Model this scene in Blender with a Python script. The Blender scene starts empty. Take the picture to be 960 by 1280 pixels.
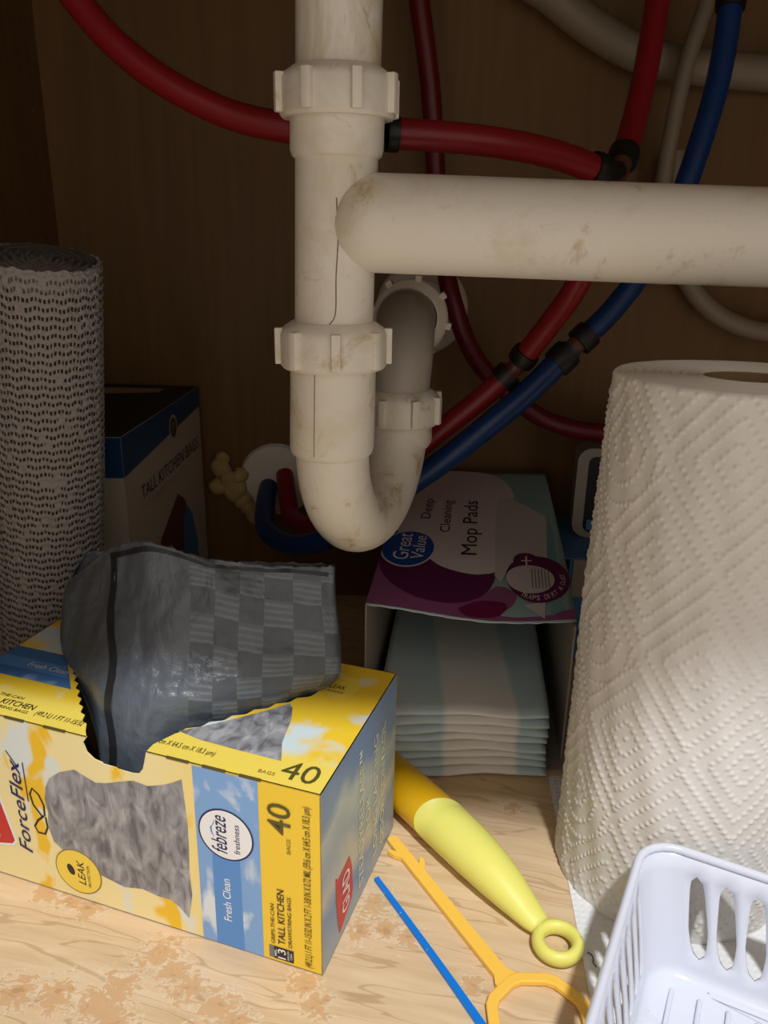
import bpy, bmesh, math, random
import numpy as np
from mathutils import Vector, Matrix, noise as mnoise
PI = math.pi
random.seed(7); rng = np.random.default_rng(11)
scn = bpy.context.scene
COL = scn.collection

# ---------------------------------------------------------------- camera
F_PX, PITCH, ROLL = 1000.0, math.radians(19.6), math.radians(1.02)
cd = bpy.data.cameras.new('camera'); cam = bpy.data.objects.new('camera', cd); COL.objects.link(cam)
cd.sensor_fit = 'HORIZONTAL'; cd.sensor_width = 36.0; cd.lens = F_PX * 36.0 / 960.0
cd.clip_start = 0.01; cd.clip_end = 50
fw = Vector((0, math.cos(PITCH), -math.sin(PITCH)))
r0 = Vector((1, 0, 0)); u0 = Vector((0, math.sin(PITCH), math.cos(PITCH)))
rt = r0 * math.cos(ROLL) + u0 * math.sin(ROLL); up = u0 * math.cos(ROLL) - r0 * math.sin(ROLL)
M = Matrix.Identity(4)
for i in range(3):
    M[i][0] = rt[i]; M[i][1] = up[i]; M[i][2] = -fw[i]
M[2][3] = 0.34
cam.matrix_world = M
scn.camera = cam

# ---------------------------------------------------------------- light
w = bpy.data.worlds.new('kitchen_ambient'); scn.world = w; w.use_nodes = True
bg = w.node_tree.nodes['Background']; bg.inputs['Color'].default_value = (1.0, 0.90, 0.78, 1); bg.inputs['Strength'].default_value = 0.55
ld = bpy.data.lights.new('kitchen_ceiling_light', 'AREA'); ld.shape = 'DISK'; ld.size = 0.13; ld.energy = 50; ld.color = (0.94, 0.97, 1.0)
lo = bpy.data.objects.new('kitchen_ceiling_light', ld); COL.objects.link(lo)
lo.location = (0.25, -0.86, 2.28); lo.rotation_euler = (0, 0, 0)
scn.view_settings.view_transform = 'Standard'; scn.view_settings.look = 'None'
scn.view_settings.exposure = 0.33; scn.view_settings.gamma = 1.0; scn.view_settings.use_curve_mapping = False

# ---------------------------------------------------------------- materials
def srgb(r, g, b):
    f = lambda c: (c / 255 / 12.92) if c / 255 <= 0.04045 else ((c / 255 + 0.055) / 1.055) ** 2.4
    return (f(r), f(g), f(b), 1)
class NT:
    """tiny helper round a material's node tree"""
    def __init__(s, name, rough=0.5, spec=0.5):
        s.m = bpy.data.materials.new(name); s.m.use_nodes = True; s.t = s.m.node_tree
        s.b = s.t.nodes['Principled BSDF']; s.b.inputs['Roughness'].default_value = rough
        s.b.inputs['Specular IOR Level'].default_value = spec
        s.co = None
    def n(s, typ, **k):
        nd = s.t.nodes.new(typ)
        for a, v in k.items():
            if a.startswith('i_'): nd.inputs[int(a[2:]) if a[2:].isdigit() else a[2:].replace('_', ' ')].default_value = v
            else: setattr(nd, a, v)
        return nd
    def l(s, a, b): s.t.links.new(a, b)
    def coord(s, scale=(1, 1, 1), loc=(0, 0, 0), rot=(0, 0, 0), out='Object'):
        if s.co is None: s.co = s.n('ShaderNodeTexCoord')
        mp = s.n('ShaderNodeMapping'); mp.inputs['Scale'].default_value = scale; mp.inputs['Location'].default_value = loc; mp.inputs['Rotation'].default_value = rot
        s.l(s.co.outputs[out], mp.inputs['Vector']); return mp.outputs[0]
    def noise(s, vec, scale, detail=4, rough=0.55, dist=0):
        nd = s.n('ShaderNodeTexNoise'); nd.inputs['Scale'].default_value = scale; nd.inputs['Detail'].default_value = detail
        nd.inputs['Roughness'].default_value = rough; nd.inputs['Distortion'].default_value = dist
        s.l(vec, nd.inputs['Vector']); return nd.outputs['Fac']
    def ramp(s, fac, stops):
        nd = s.n('ShaderNodeValToRGB'); e = nd.color_ramp.elements
        while len(e) < len(stops): e.new(0.5)
        for el, (p, c) in zip(e, stops):
            el.position = p; el.color = c if len(c) == 4 else (*c, 1)
        s.l(fac, nd.inputs[0]); return nd.outputs[0]
    def mix(s, fac, a, b, mode='MIX'):
        nd = s.n('ShaderNodeMix', data_type='RGBA', blend_type=mode)
        for sock, v in ((nd.inputs[0], fac), (nd.inputs[6], a), (nd.inputs[7], b)):
            if hasattr(v, 'is_output'): s.l(v, sock)
            else: sock.default_value = v
        return nd.outputs[2]
    def math(s, op, a, b=0.0, c=None):
        nd = s.n('ShaderNodeMath', operation=op)
        for i, v in enumerate((a, b, c)):
            if v is None: continue
            if hasattr(v, 'is_output'): s.l(v, nd.inputs[i])
            else: nd.inputs[i].default_value = v
        return nd.outputs[0]
    def col(s, v):
        if hasattr(v, 'is_output'): s.l(v, s.b.inputs['Base Color'])
        else: s.b.inputs['Base Color'].default_value = v
        return s
    def bump(s, h, strength=0.3, dist=0.001):
        nd = s.n('ShaderNodeBump'); nd.inputs['Strength'].default_value = strength; nd.inputs['Distance'].default_value = dist
        s.l(h, nd.inputs['Height']); s.l(nd.outputs[0], s.b.inputs['Normal']); return s
B0, W1 = (0, 0, 0, 1), (1, 1, 1, 1)
MT = {}
def plain(name, c, rough=0.5, spec=0.5, var=0.0, scale=60):
    t = NT(name, rough, spec)
    if var:
        f = t.noise(t.coord(), scale, 5)
        d = tuple(x * (1 - var) for x in c[:3]) + (1,)
        t.col(t.mix(f, d, c))
    else: t.col(c)
    MT[name] = t.m; return t.m

# white drain plastic with yellowed grime
t = NT('pvc', 0.42, 0.4)
n1 = t.noise(t.coord(), 26, 6, 0.65, 0.6); n2 = t.noise(t.coord(loc=(3, 1, 2)), 44, 7, 0.68, 0.5); n3 = t.noise(t.coord(scale=(1, 1, .3)), 160, 4)
a = t.mix(t.ramp(n1, [(0.50, B0), (0.74, (0.8, 0.8, 0.8, 1))]), srgb(226, 219, 206), srgb(206, 191, 163))
a = t.mix(t.ramp(n2, [(0.575, B0), (0.70, (0.8, 0.8, 0.8, 1))]), a, srgb(180, 150, 104))
a = t.mix(t.ramp(n3, [(0.72, B0), (0.86, (0.35, 0.35, 0.35, 1))]), a, srgb(130, 110, 88))
t.col(a); t.bump(n3, 0.06, 0.0006); MT['pvc'] = t.m
t = NT('pvc_tube', 0.2, 0.5)
n1 = t.noise(t.coord(scale=(1, 1, .35)), 42, 6, 0.65, 0.8); n2 = t.noise(t.coord(scale=(1, 1, .45), loc=(2, 0, 1)), 90, 6, 0.7, 1.6)
a = t.mix(t.ramp(n1, [(0.45, B0), (0.66, W1)]), srgb(226, 220, 208), srgb(196, 178, 142))
a = t.mix(t.ramp(n2, [(0.60, B0), (0.72, (0.8, 0.8, 0.8, 1))]), a, srgb(136, 108, 66))
t.col(a); MT['pvc_tube'] = t.m
plain('pvc_grey', srgb(186, 178, 166), 0.45, 0.4, 0.18, 40)
plain('pvc_white', srgb(222, 214, 202), 0.45, 0.4, 0.08, 40)
plain('seam', srgb(128, 112, 90), 0.7)
def hose(name, c):
    t = NT(name, 0.38, 0.45); f = t.noise(t.coord(), 45, 4)
    t.col(t.mix(f, tuple(x * .75 for x in c[:3]) + (1,), c)); MT[name] = t.m
hose('red_pex', srgb(142, 24, 36)); hose('blue_pex', srgb(12, 54, 112)); hose('dark_red_pex', srgb(106, 16, 27))
plain('black_ring', srgb(22, 21, 22), 0.45)
plain('copper', srgb(98, 62, 48), 0.4, 0.5, 0.2)
plain('pale_hose', srgb(140, 126, 108), 0.5)
plain('foam', srgb(190, 162, 108), 0.75, 0.3, 0.25, 120)
plain('dark_gap', srgb(20, 16, 12), 0.9)

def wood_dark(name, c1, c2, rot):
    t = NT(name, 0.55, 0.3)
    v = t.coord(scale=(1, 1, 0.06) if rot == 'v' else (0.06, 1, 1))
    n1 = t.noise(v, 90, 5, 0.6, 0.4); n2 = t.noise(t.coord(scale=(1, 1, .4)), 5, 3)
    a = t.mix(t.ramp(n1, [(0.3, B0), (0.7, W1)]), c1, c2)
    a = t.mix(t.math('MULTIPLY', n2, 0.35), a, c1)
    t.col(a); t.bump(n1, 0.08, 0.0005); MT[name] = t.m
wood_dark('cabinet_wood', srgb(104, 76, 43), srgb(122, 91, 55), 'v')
wood_dark('face_wood', srgb(196, 156, 108), srgb(216, 178, 130), 'h')

# cabinet floor: maple laminate with long grain, water stains, peeled patches
t = NT('maple_floor', 0.42, 0.35)
co = t.coord(scale=(1, 1, 1), rot=(0, 0, math.radians(14)))
warp = t.noise(co, 9, 3, 0.5)
mp = t.n('ShaderNodeMapping'); mp.inputs['Scale'].default_value = (0.10, 1, 1); t.l(co, mp.inputs['Vector'])
add = t.n('ShaderNodeVectorMath', operation='ADD'); sc = t.n('ShaderNodeVectorMath', operation='SCALE'); sc.inputs['Scale'].default_value = 0.022
cmb = t.n('ShaderNodeCombineXYZ'); t.l(warp, cmb.inputs[1]); t.l(cmb.outputs[0], sc.inputs[0]); t.l(mp.outputs[0], add.inputs[0]); t.l(sc.outputs[0], add.inputs[1])
g1 = t.noise(add.outputs[0], 120, 5, 0.6, 0.2); g2 = t.noise(add.outputs[0], 38, 3, 0.5, 0.3); g3 = t.noise(add.outputs[0], 420, 3, 0.6)
a = t.mix(t.ramp(g1, [(0.3, B0), (0.72, W1)]), srgb(206, 174, 134), srgb(228, 201, 164))
wv = t.math('SINE', t.math('MULTIPLY', g2, 62.0))
a = t.mix(t.ramp(wv, [(0.90, B0), (0.99, (0.42, 0.42, 0.42, 1))]), a, srgb(158, 122, 84))
a = t.mix(t.ramp(g3, [(0.60, B0), (0.8, (0.3, 0.3, 0.3, 1))]), a, srgb(170, 134, 94))
blobs = [(-.1771,.3358,.010),(-.1623,.3307,.012),(-.1511,.3257,.011),(-.107,.2995,.014),(-.0982,.2884,.012),(-.0885,.2799,.012),(-.0731,.2692,.013),(-.0627,.2623,.013),
         (-.1209,.2806,.013),(-.1682,.2763,.013),(-.1493,.2758,.013),(-.1289,.2709,.012),(-.119,.2632,.013),(-.0005,.3317,.012),(.0038,.3163,.010),(.046,.2839,.009),
         (.016,.3106,.008),(.0831,.4087,.008),(-.0275,.2729,.010),(-.0341,.2832,.010),(-.0085,.3135,.010),(-.20,.25,.02),(-.05,.245,.014)]
field = None; flat = t.coord()
for (bx_, by_, br_) in blobs:
    dn = t.n('ShaderNodeVectorMath', operation='DISTANCE'); dn.inputs[1].default_value = (bx_, by_, 0); t.l(flat, dn.inputs[0])
    v = t.math('SUBTRACT', 1.0, t.math('DIVIDE', dn.outputs['Value'], br_))
    field = v if field is None else t.math('MAXIMUM', field, v)
sn = t.noise(t.coord(scale=(.8, 1.25, 1)), 210, 7, 0.64, 0.9); sn2 = t.noise(t.coord(loc=(5, 5, 5)), 60, 3)
fv = t.math('ADD', t.math('MULTIPLY', t.math('MAXIMUM', field, -0.7), 0.75), t.math('MULTIPLY', t.math('SUBTRACT', sn, 0.5), 2.6))
a = t.mix(t.ramp(fv, [(0.10, B0), (0.2, (0.8, 0.8, 0.8, 1)), (0.40, (0.5, 0.5, 0.5, 1))]), a, srgb(233, 213, 184))
a = t.mix(t.ramp(fv, [(0.24, B0), (0.32, (0.8, 0.8, 0.8, 1))]), a, srgb(203, 160, 112))
a = t.mix(t.ramp(t.math('MULTIPLY', fv, sn2), [(0.34, B0), (0.46, (0.4, 0.4, 0.4, 1))]), a, srgb(158, 112, 74))
t.col(a)
t.bump(t.ramp(fv, [(0.12, W1), (0.3, B0)]), 0.35, 0.0006); MT['maple_floor'] = t.m

# paper towel, paper sheet
t = NT('paper_towel', 0.9, 0.15); n = t.noise(t.coord(), 900, 3)
t.col(t.mix(n, srgb(212, 207, 200), srgb(228, 224, 218))); t.bump(n, 0.12, 0.0004)
t.b.inputs['Subsurface Weight'].default_value = 0.08; t.b.inputs['Subsurface Radius'].default_value = (0.004, 0.003, 0.0025); MT['paper_towel'] = t.m
t = NT('paper_sheet', 0.9, 0.15)
co = t.coord(scale=(1, 1, 1), rot=(0, 0, math.radians(6)))
sp = t.n('ShaderNodeSeparateXYZ'); t.l(co, sp.inputs[0])
gx = t.math('SINE', t.math('MULTIPLY', sp.outputs[0], 1650)); gy = t.math('SINE', t.math('MULTIPLY', sp.outputs[1], 1650))
t.col(srgb(232, 231, 230)); t.bump(t.math('MAXIMUM', gx, gy), 0.35, 0.0004); MT['paper_sheet'] = t.m
plain('cardboard', srgb(150, 122, 92), 0.85, 0.1, 0.15, 200)
plain('towel_edge', srgb(226, 220, 212), 0.95, 0.1, 0.06, 300)
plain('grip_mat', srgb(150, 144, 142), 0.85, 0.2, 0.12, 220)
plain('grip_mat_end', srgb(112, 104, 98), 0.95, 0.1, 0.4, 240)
plain('white_basket', srgb(214, 217, 229), 0.16, 0.5)
plain('lime_grip', srgb(236, 230, 116), 0.42, 0.4)
plain('amber_plastic', srgb(238, 184, 20), 0.38, 0.45)
plain('snake_yellow', srgb(252, 200, 82), 0.4, 0.4)
t = NT('blue_strip', 0.35, 0.45); n = t.noise(t.coord(), 260, 4, 0.7)
t.col(t.mix(t.ramp(n, [(0.66, B0), (0.72, W1)]), srgb(16, 122, 218), srgb(150, 200, 240))); MT['blue_strip'] = t.m

# trash bag film
t = NT('bag_film', 0.33, 0.6)
uvn = t.n('ShaderNodeTexCoord'); sp = t.n('ShaderNodeSeparateXYZ'); t.l(uvn.outputs['UV'], sp.inputs[0])
U, V = sp.outputs[0], sp.outputs[1]
n1 = t.noise(t.coord(scale=(1, 1, .5)), 60, 5, 0.6, 0.8); n2 = t.noise(t.coord(scale=(1, 1, .35)), 210, 4, 0.6, 0.4)
cu = t.math('FLOOR', t.math('MULTIPLY', U, 17.0)); cv = t.math('FLOOR', t.math('MULTIPLY', t.math('ADD', V, t.math('MULTIPLY', U, 0.12)), 9.0))
par = t.math('MODULO', t.math('ADD', t.math('ADD', cu, cv), 40.0), 2.0)
rib = t.math('SINE', t.math('MULTIPLY', t.math('ADD', V, t.math('MULTIPLY', U, 0.12)), 9.0 * 2 * PI * 4))
zone = t.math('GREATER_THAN', U, 0.53)
zone2 = t.math('LESS_THAN', U, 0.86)
ribm = t.math('MULTIPLY', t.math('MULTIPLY', par, zone), t.math('MULTIPLY', zone2, t.math('GREATER_THAN', rib, 0.1)))
a = t.mix(n1, srgb(76, 83, 93), srgb(102, 110, 121))
a = t.mix(t.math('MULTIPLY', ribm, 0.34), a, srgb(134, 138, 144))
a = t.mix(t.math('MULTIPLY', t.math('MULTIPLY', zone, t.math('SUBTRACT', 1.0, par)), 0.45), a, srgb(52, 55, 60))
t.col(a); t.bump(t.math('ADD', t.math('ADD', n1, t.math('MULTIPLY', n2, 0.4)), t.math('MULTIPLY', ribm, 0.12)), 0.6, 0.002); MT['bag_film'] = t.m
plain('drawstring', srgb(44, 46, 50), 0.4, 0.4, 0.2, 150)

# trash bag carton prints
def cloud_card(name, base, cloud, soft, scale=38, lo=0.47, hi=0.60, wide=None):
    t = NT(name, 0.42, 0.35)
    n = t.noise(t.coord(scale=(1, 1, .55)), scale, 5, 0.5, 0.3)
    fac = t.ramp(n, [(lo, B0), (hi, W1)])
    a = t.mix(fac, base, cloud)
    t.col(a); MT[name] = t.m
t = NT('carton_front', 0.4, 0.35)
sp = t.n('ShaderNodeSeparateXYZ'); t.l(t.coord(), sp.inputs[0])
X = sp.outputs[0]; Z = sp.outputs[2]
n = t.noise(t.coord(scale=(1, 1, .6)), 34, 4, 0.5, 0.4)
mid = t.ramp(t.math('MULTIPLY', t.math('ADD', X, 0.218), 1 / 0.218), [(0.0, (0.35,) * 3), (0.12, (0.9,) * 3), (0.6, (0.9,) * 3), (0.72, (0.55,) * 3), (0.80, B0)])
fac = t.math('MULTIPLY', mid, 1.0)
a = t.mix(fac, srgb(246, 208, 66), srgb(247, 233, 178))
patch = t.math('MULTIPLY', t.ramp(n, [(0.55, B0), (0.62, W1)]), t.ramp(t.math('MULTIPLY', t.math('ADD', X, 0.218), 1 / 0.218), [(0.66, W1), (0.72, B0)]))
a = t.mix(patch, a, srgb(226, 233, 228))
n4 = t.noise(t.coord(scale=(1, 1, .6), loc=(.7, .3, .1)), 40, 3, 0.5, 0.3)
py = t.math('MULTIPLY', t.ramp(n4, [(0.58, B0), (0.63, W1)]), t.ramp(t.math('MULTIPLY', t.math('ADD', X, 0.218), 1 / 0.218), [(0.66, W1), (0.72, B0)]))
a = t.mix(py, a, srgb(246, 200, 50))
t.col(a); MT['carton_front'] = t.m
t = NT('carton_top', 0.4, 0.35)
n = t.noise(t.coord(loc=(.02, .013, 0)), 30, 4, 0.5, 0.3)
a = t.mix(t.ramp(n, [(0.50, B0), (0.60, W1)]), srgb(248, 208, 54), srgb(214, 228, 230))
sp = t.n('ShaderNodeSeparateXYZ'); t.l(t.coord(), sp.inputs[0])
a = t.mix(t.ramp(t.math('MULTIPLY', sp.outputs[1], 30.0), [(0.55, W1), (0.75, B0)]), a, srgb(249, 222, 96))
t.col(a); MT['carton_top'] = t.m
t = NT('carton_side', 0.4, 0.35)
n = t.noise(t.coord(), 22, 3, 0.5, 0.2); sp = t.n('ShaderNodeSeparateXYZ'); t.l(t.coord(), sp.inputs[0])
zf = t.math('ADD', t.math('MULTIPLY', sp.outputs[2], 1 / .1055), t.math('MULTIPLY', t.math('SUBTRACT', n, 0.5), 0.55))
a = t.ramp(zf, [(0.05, srgb(158, 172, 188)), (0.28, srgb(128, 154, 188)), (0.40, srgb(196, 194, 182)), (0.52, srgb(160, 174, 186)), (0.68, srgb(184, 192, 190)), (0.80, srgb(128, 152, 186)), (1.0, srgb(118, 146, 184))])
t.col(a); MT['carton_side'] = t.m
cloud_card('sky_print', srgb(130, 172, 224), srgb(222, 230, 238), 0, 46, 0.54, 0.64)
cloud_card('sky_print_dark', srgb(70, 118, 180), srgb(150, 178, 208), 0, 40, 0.58, 0.70)
plain('sky_band', srgb(88, 146, 214), 0.4)
plain('print_black', srgb(40, 36, 34), 0.5); plain('print_olive', srgb(92, 84, 40), 0.5); plain('print_olive_light', srgb(150, 132, 62), 0.5)
plain('print_navy', srgb(36, 34, 92), 0.5); plain('print_white', srgb(240, 242, 244), 0.45); plain('print_red', srgb(204, 44, 44), 0.4)
plain('print_paleblue', srgb(226, 226, 196), 0.45); plain('print_yellow', srgb(250, 218, 84), 0.4); plain('print_grey', srgb(120, 120, 122), 0.5)
t = NT('bag_picture', 0.45, 0.35)
n = t.noise(t.coord(scale=(1.7, 1, .7), rot=(0, math.radians(-35), 0)), 95, 6, 0.5, 0.9); n2 = t.noise(t.coord(scale=(4, 1, 0.8), rot=(0, math.radians(40), 0)), 130, 4, 0.6, 0.4)
t.col(t.mix(t.math('MULTIPLY', n2, 0.5), t.ramp(n, [(0.32, srgb(96, 96, 100)), (0.46, srgb(146, 146, 150)), (0.56, srgb(168, 168, 172)), (0.68, srgb(196, 196, 200))]), srgb(120, 120, 126))); MT['bag_picture'] = t.m
plain('card_inside', srgb(196, 184, 164), 0.8, 0.1, 0.1)
plain('card_edge', srgb(208, 188, 150), 0.8, 0.1)

# other packages
plain('mop_teal', srgb(146, 176, 178), 0.45, 0.35, 0.08); plain('mop_white', srgb(214, 204, 204), 0.45); plain('mop_padprint', srgb(196, 190, 190), 0.45)
plain('mop_purple', srgb(140, 80, 122), 0.4); plain('mop_dark_purple', srgb(92, 26, 76), 0.4); plain('mop_crescent', srgb(112, 18, 70), 0.4)
plain('logo_blue', srgb(24, 72, 164), 0.4); plain('mop_card', srgb(150, 140, 132), 0.7)
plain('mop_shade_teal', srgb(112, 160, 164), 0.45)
t = NT('mop_pad', 0.9, 0.1)
sp = t.n('ShaderNodeSeparateXYZ'); t.l(t.coord(), sp.inputs[0])
a = t.ramp(t.math('ADD', t.math('MULTIPLY', sp.outputs[0], 7.5), 0.5), [(0.0, srgb(214, 222, 224)), (0.30, srgb(190, 210, 214)), (0.33, srgb(232, 228, 224)), (0.66, srgb(232, 228, 224)), (0.69, srgb(188, 208, 214)), (0.86, srgb(194, 212, 216)), (0.89, srgb(222, 226, 226))])
t.col(a); n = t.noise(t.coord(), 500, 3); t.bump(n, 0.3, 0.0006); MT['mop_pad'] = t.m
plain('kit_white', srgb(176, 164, 150), 0.5); plain('kit_blue', srgb(16, 62, 104), 0.4); plain('kit_black', srgb(24, 28, 32), 0.4); plain('kit_brown', srgb(92, 52, 40), 0.5)
plain('kit_tan', srgb(176, 150, 124), 0.5); plain('pack_blue', srgb(58, 112, 160), 0.4); plain('pack_white', srgb(140, 132, 122), 0.5); plain('pack_black', srgb(18, 18, 22), 0.35)

# ---------------------------------------------------------------- mesh helpers
def mk(name, verts, faces, mat, parent=None, smooth=False):
    me = bpy.data.meshes.new(name); me.from_pydata([tuple(v) for v in verts], [], faces); me.update()
    me.materials.append(MT[mat]); ob = bpy.data.objects.new(name, me); COL.objects.link(ob)
    if smooth: me.polygons.foreach_set('use_smooth', [True] * len(me.polygons))
    if parent is not None: ob.parent = parent
    return ob
def mk_bm(name, bm, mat, parent=None, smooth=False, angle=None):
    bmesh.ops.recalc_face_normals(bm, faces=bm.faces[:])
    me = bpy.data.meshes.new(name); bm.to_mesh(me); bm.free(); me.materials.append(MT[mat])
    if smooth: me.polygons.foreach_set('use_smooth', [True] * len(me.polygons))
    if angle: me.set_sharp_from_angle(angle=math.radians(angle))
    ob = bpy.data.objects.new(name, me); COL.objects.link(ob)
    if parent is not None: ob.parent = parent
    return ob
def thing(name, label, cat, loc=(0, 0, 0), rotz=0, group=None):
    o = bpy.data.objects.new(name, None); COL.objects.link(o); o.empty_display_size = 0.02
    o.location = loc; o.rotation_euler = (0, 0, rotz); tag(o, label, cat, group); return o
def tag(o, label, cat, group=None):
    o['label'] = label; o['category'] = cat
    if group: o['group'] = group
    return o
def struct(o, label=None):
    o['kind'] = 'structure'
    if label: o['label'] = label
    return o
def box_bm(x0, x1, y0, y1, z0, z1, bev=0.0, bm=None):
    own = bm is None
    bm = bm or bmesh.new()
    r = bmesh.ops.create_cube(bm, size=1.0)
    bmesh.ops.transform(bm, matrix=Matrix.Translation(((x0 + x1) / 2, (y0 + y1) / 2, (z0 + z1) / 2)) @ Matrix.Diagonal((x1 - x0, y1 - y0, z1 - z0, 1)), verts=r['verts'])
    if bev:
        ed = list({e for v in r['verts'] for e in v.link_edges})
        bmesh.ops.bevel(bm, geom=ed, offset=bev, segments=2, profile=0.5, affect='EDGES')
    return bm
def smooth_path(pts, n=10):
    P = [np.array(p, float) for p in pts]; out = []
    P = [2 * P[0] - P[1]] + P + [2 * P[-1] - P[-2]]
    for i in range(1, len(P) - 2):
        for k in range(n):
            s = k / n; p0, p1, p2, p3 = P[i - 1:i + 3]
            out.append(0.5 * (2 * p1 + (p2 - p0) * s + (2 * p0 - 5 * p1 + 4 * p2 - p3) * s * s + (3 * p1 - p0 - 3 * p2 + p3) * s ** 3))
    out.append(P[-2]); return out
def sweep(path, rad, seg=20, caps=True):
    """tube along a list of 3D points; rad is a number or a list"""
    path = [np.array(p, float) for p in path]; n = len(path)
    rad = [rad] * n if not hasattr(rad, '__len__') else rad
    T = []
    for i in range(n):
        d = path[min(i + 1, n - 1)] - path[max(i - 1, 0)]; T.append(d / np.linalg.norm(d))
    a = np.array([0, 0, 1.0]) if abs(T[0][2]) < 0.9 else np.array([1.0, 0, 0])
    N = a - T[0] * (a @ T[0]); N /= np.linalg.norm(N); V = []; Fc = []
    for i in range(n):
        N = N - T[i] * (N @ T[i]); N /= np.linalg.norm(N); Bn = np.cross(T[i], N)
        for k in range(seg):
            q = 2 * PI * k / seg; V.append(path[i] + rad[i] * (math.cos(q) * N + math.sin(q) * Bn))
    for i in range(n - 1):
        for k in range(seg):
            Fc.append((i * seg + k, i * seg + (k + 1) % seg, (i + 1) * seg + (k + 1) % seg, (i + 1) * seg + k))
    if caps:
        Fc.append(tuple(range(seg - 1, -1, -1))); Fc.append(tuple((n - 1) * seg + k for k in range(seg)))
    return V, Fc
def tube(name, path, rad, mat, parent=None, seg=20, off=(0, 0, 0)):
    V, Fc = sweep([np.array(p) - np.array(off) for p in path], rad, seg)
    ob = mk(name, V, Fc, mat, parent, True); ob.data.set_sharp_from_angle(angle=math.radians(50)); return ob
def lathe(prof, seg=48, ax=None):
    """profile [(r,z)...] round local z, optional 4x4 matrix"""
    V = []; Fc = []
    for (r, z) in prof:
        for k in range(seg):
            q = 2 * PI * k / seg; V.append(Vector((r * math.cos(q), r * math.sin(q), z)))
    for i in range(len(prof) - 1):
        for k in range(seg):
            Fc.append((i * seg + k, i * seg + (k + 1) % seg, (i + 1) * seg + (k + 1) % seg, (i + 1) * seg + k))
    if ax is not None: V = [ax @ v for v in V]
    return V, Fc
def lathe_ob(name, prof, mat, parent=None, seg=48, ax=None, sharp=35):
    V, Fc = lathe(prof, seg, ax); ob = mk(name, V, Fc, mat, parent, True)
    ob.data.set_sharp_from_angle(angle=math.radians(sharp)); return ob
def axis_matrix(o, d):
    d = Vector(d).normalized(); q = d.to_track_quat('Z', 'Y'); return Matrix.Translation(o) @ q.to_matrix().to_4x4()
def poly_bm(poly, P, thick, n):
    """flat polygon (may be concave) mapped by P(a,b)->3D, thickened along -n"""
    bm = bmesh.new(); vs = [bm.verts.new(P(*p)) for p in poly]; f = bm.faces.new(vs)
    f.normal_update()
    if f.normal.dot(Vector(n)) < 0: f.normal_flip()
    if thick:
        r = bmesh.ops.extrude_face_region(bm, geom=[f])
        vv = [g for g in r['geom'] if isinstance(g, bmesh.types.BMVert)]
        bmesh.ops.translate(bm, vec=-Vector(n) * thick, verts=vv)
    bmesh.ops.triangulate(bm, faces=[f for f in bm.faces if len(f.verts) > 4]); return bm
def ell(cx, cy, rx, ry, n=40, rot=0):
    c, s = math.cos(rot), math.sin(rot)
    return [(cx + rx * math.cos(q) * c - ry * math.sin(q) * s, cy + rx * math.cos(q) * s + ry * math.sin(q) * c) for q in [2 * PI * k / n for k in range(n)]]
def decal(name, poly, P, n, lift, mat, parent):
    L = Vector(n) * lift
    bm = poly_bm(poly, lambda a, b: Vector(P(a, b)) + L, 0, n)
    me = bpy.data.meshes.new(name); bm.to_mesh(me); bm.free(); me.materials.append(MT[mat])
    o = bpy.data.objects.new(name, me); COL.objects.link(o); o.parent = parent; return o
def text_decal(name, s, P, n, lift, mat, parent, org, along, upv, length, height, shear=0.0, bold=0.0):
    """lettering fitted into length x height; org = lower-left of the line on the face, along/upv = 2D unit directions"""
    cu = bpy.data.curves.new('lettering', 'FONT'); cu.body = s; cu.resolution_u = 3; cu.shear = shear; cu.offset = bold
    tmp = bpy.data.objects.new('lettering', cu); me = bpy.data.meshes.new_from_object(tmp)
    bpy.data.objects.remove(tmp); bpy.data.curves.remove(cu)
    co = np.array([v.co for v in me.vertices]); mn = co.min(0); mx = co.max(0)
    L = Vector(n) * lift
    for v in me.vertices:
        a = (v.co.x - mn[0]) / (mx[0] - mn[0]) * length; b = (v.co.y - mn[1]) / (mx[1] - mn[1]) * height
        v.co = Vector(P(org[0] + along[0] * a + upv[0] * b, org[1] + along[1] * a + upv[1] * b)) + L
    me.materials.clear(); me.materials.append(MT[mat]); me.name = name
    o = bpy.data.objects.new(name, me); COL.objects.link(o); o.parent = parent; return o
def grid_np(name, V, nu, nv, mat, parent=None, closed=True, smooth=True, keep=None):
    """V[(j*nu+i)] grid, i around, j up"""
    i = np.arange(nu if closed else nu - 1); j = np.arange(nv - 1); I, J = np.meshgrid(i, j)
    a = J * nu + I; b = J * nu + (I + 1) % nu; c = (J + 1) * nu + (I + 1) % nu; d = (J + 1) * nu + I
    Q = np.stack([a, b, c, d], -1).reshape(-1, 4).astype(np.int32)
    if keep is not None: Q = np.ascontiguousarray(Q[keep])
    nf = len(Q)
    me = bpy.data.meshes.new(name); me.vertices.add(len(V)); me.vertices.foreach_set('co', np.asarray(V, np.float32).ravel())
    me.loops.add(nf * 4); me.loops.foreach_set('vertex_index', Q.ravel()); me.polygons.add(nf)
    me.polygons.foreach_set('loop_start', np.arange(0, nf * 4, 4, dtype=np.int32)); me.polygons.foreach_set('loop_total', np.full(nf, 4, np.int32))
    me.update(calc_edges=True); me.validate()
    if smooth: me.polygons.foreach_set('use_smooth', np.ones(nf, bool))
    me.materials.append(MT[mat]); o = bpy.data.objects.new(name, me); COL.objects.link(o)
    if parent is not None: o.parent = parent
    return o

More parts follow.
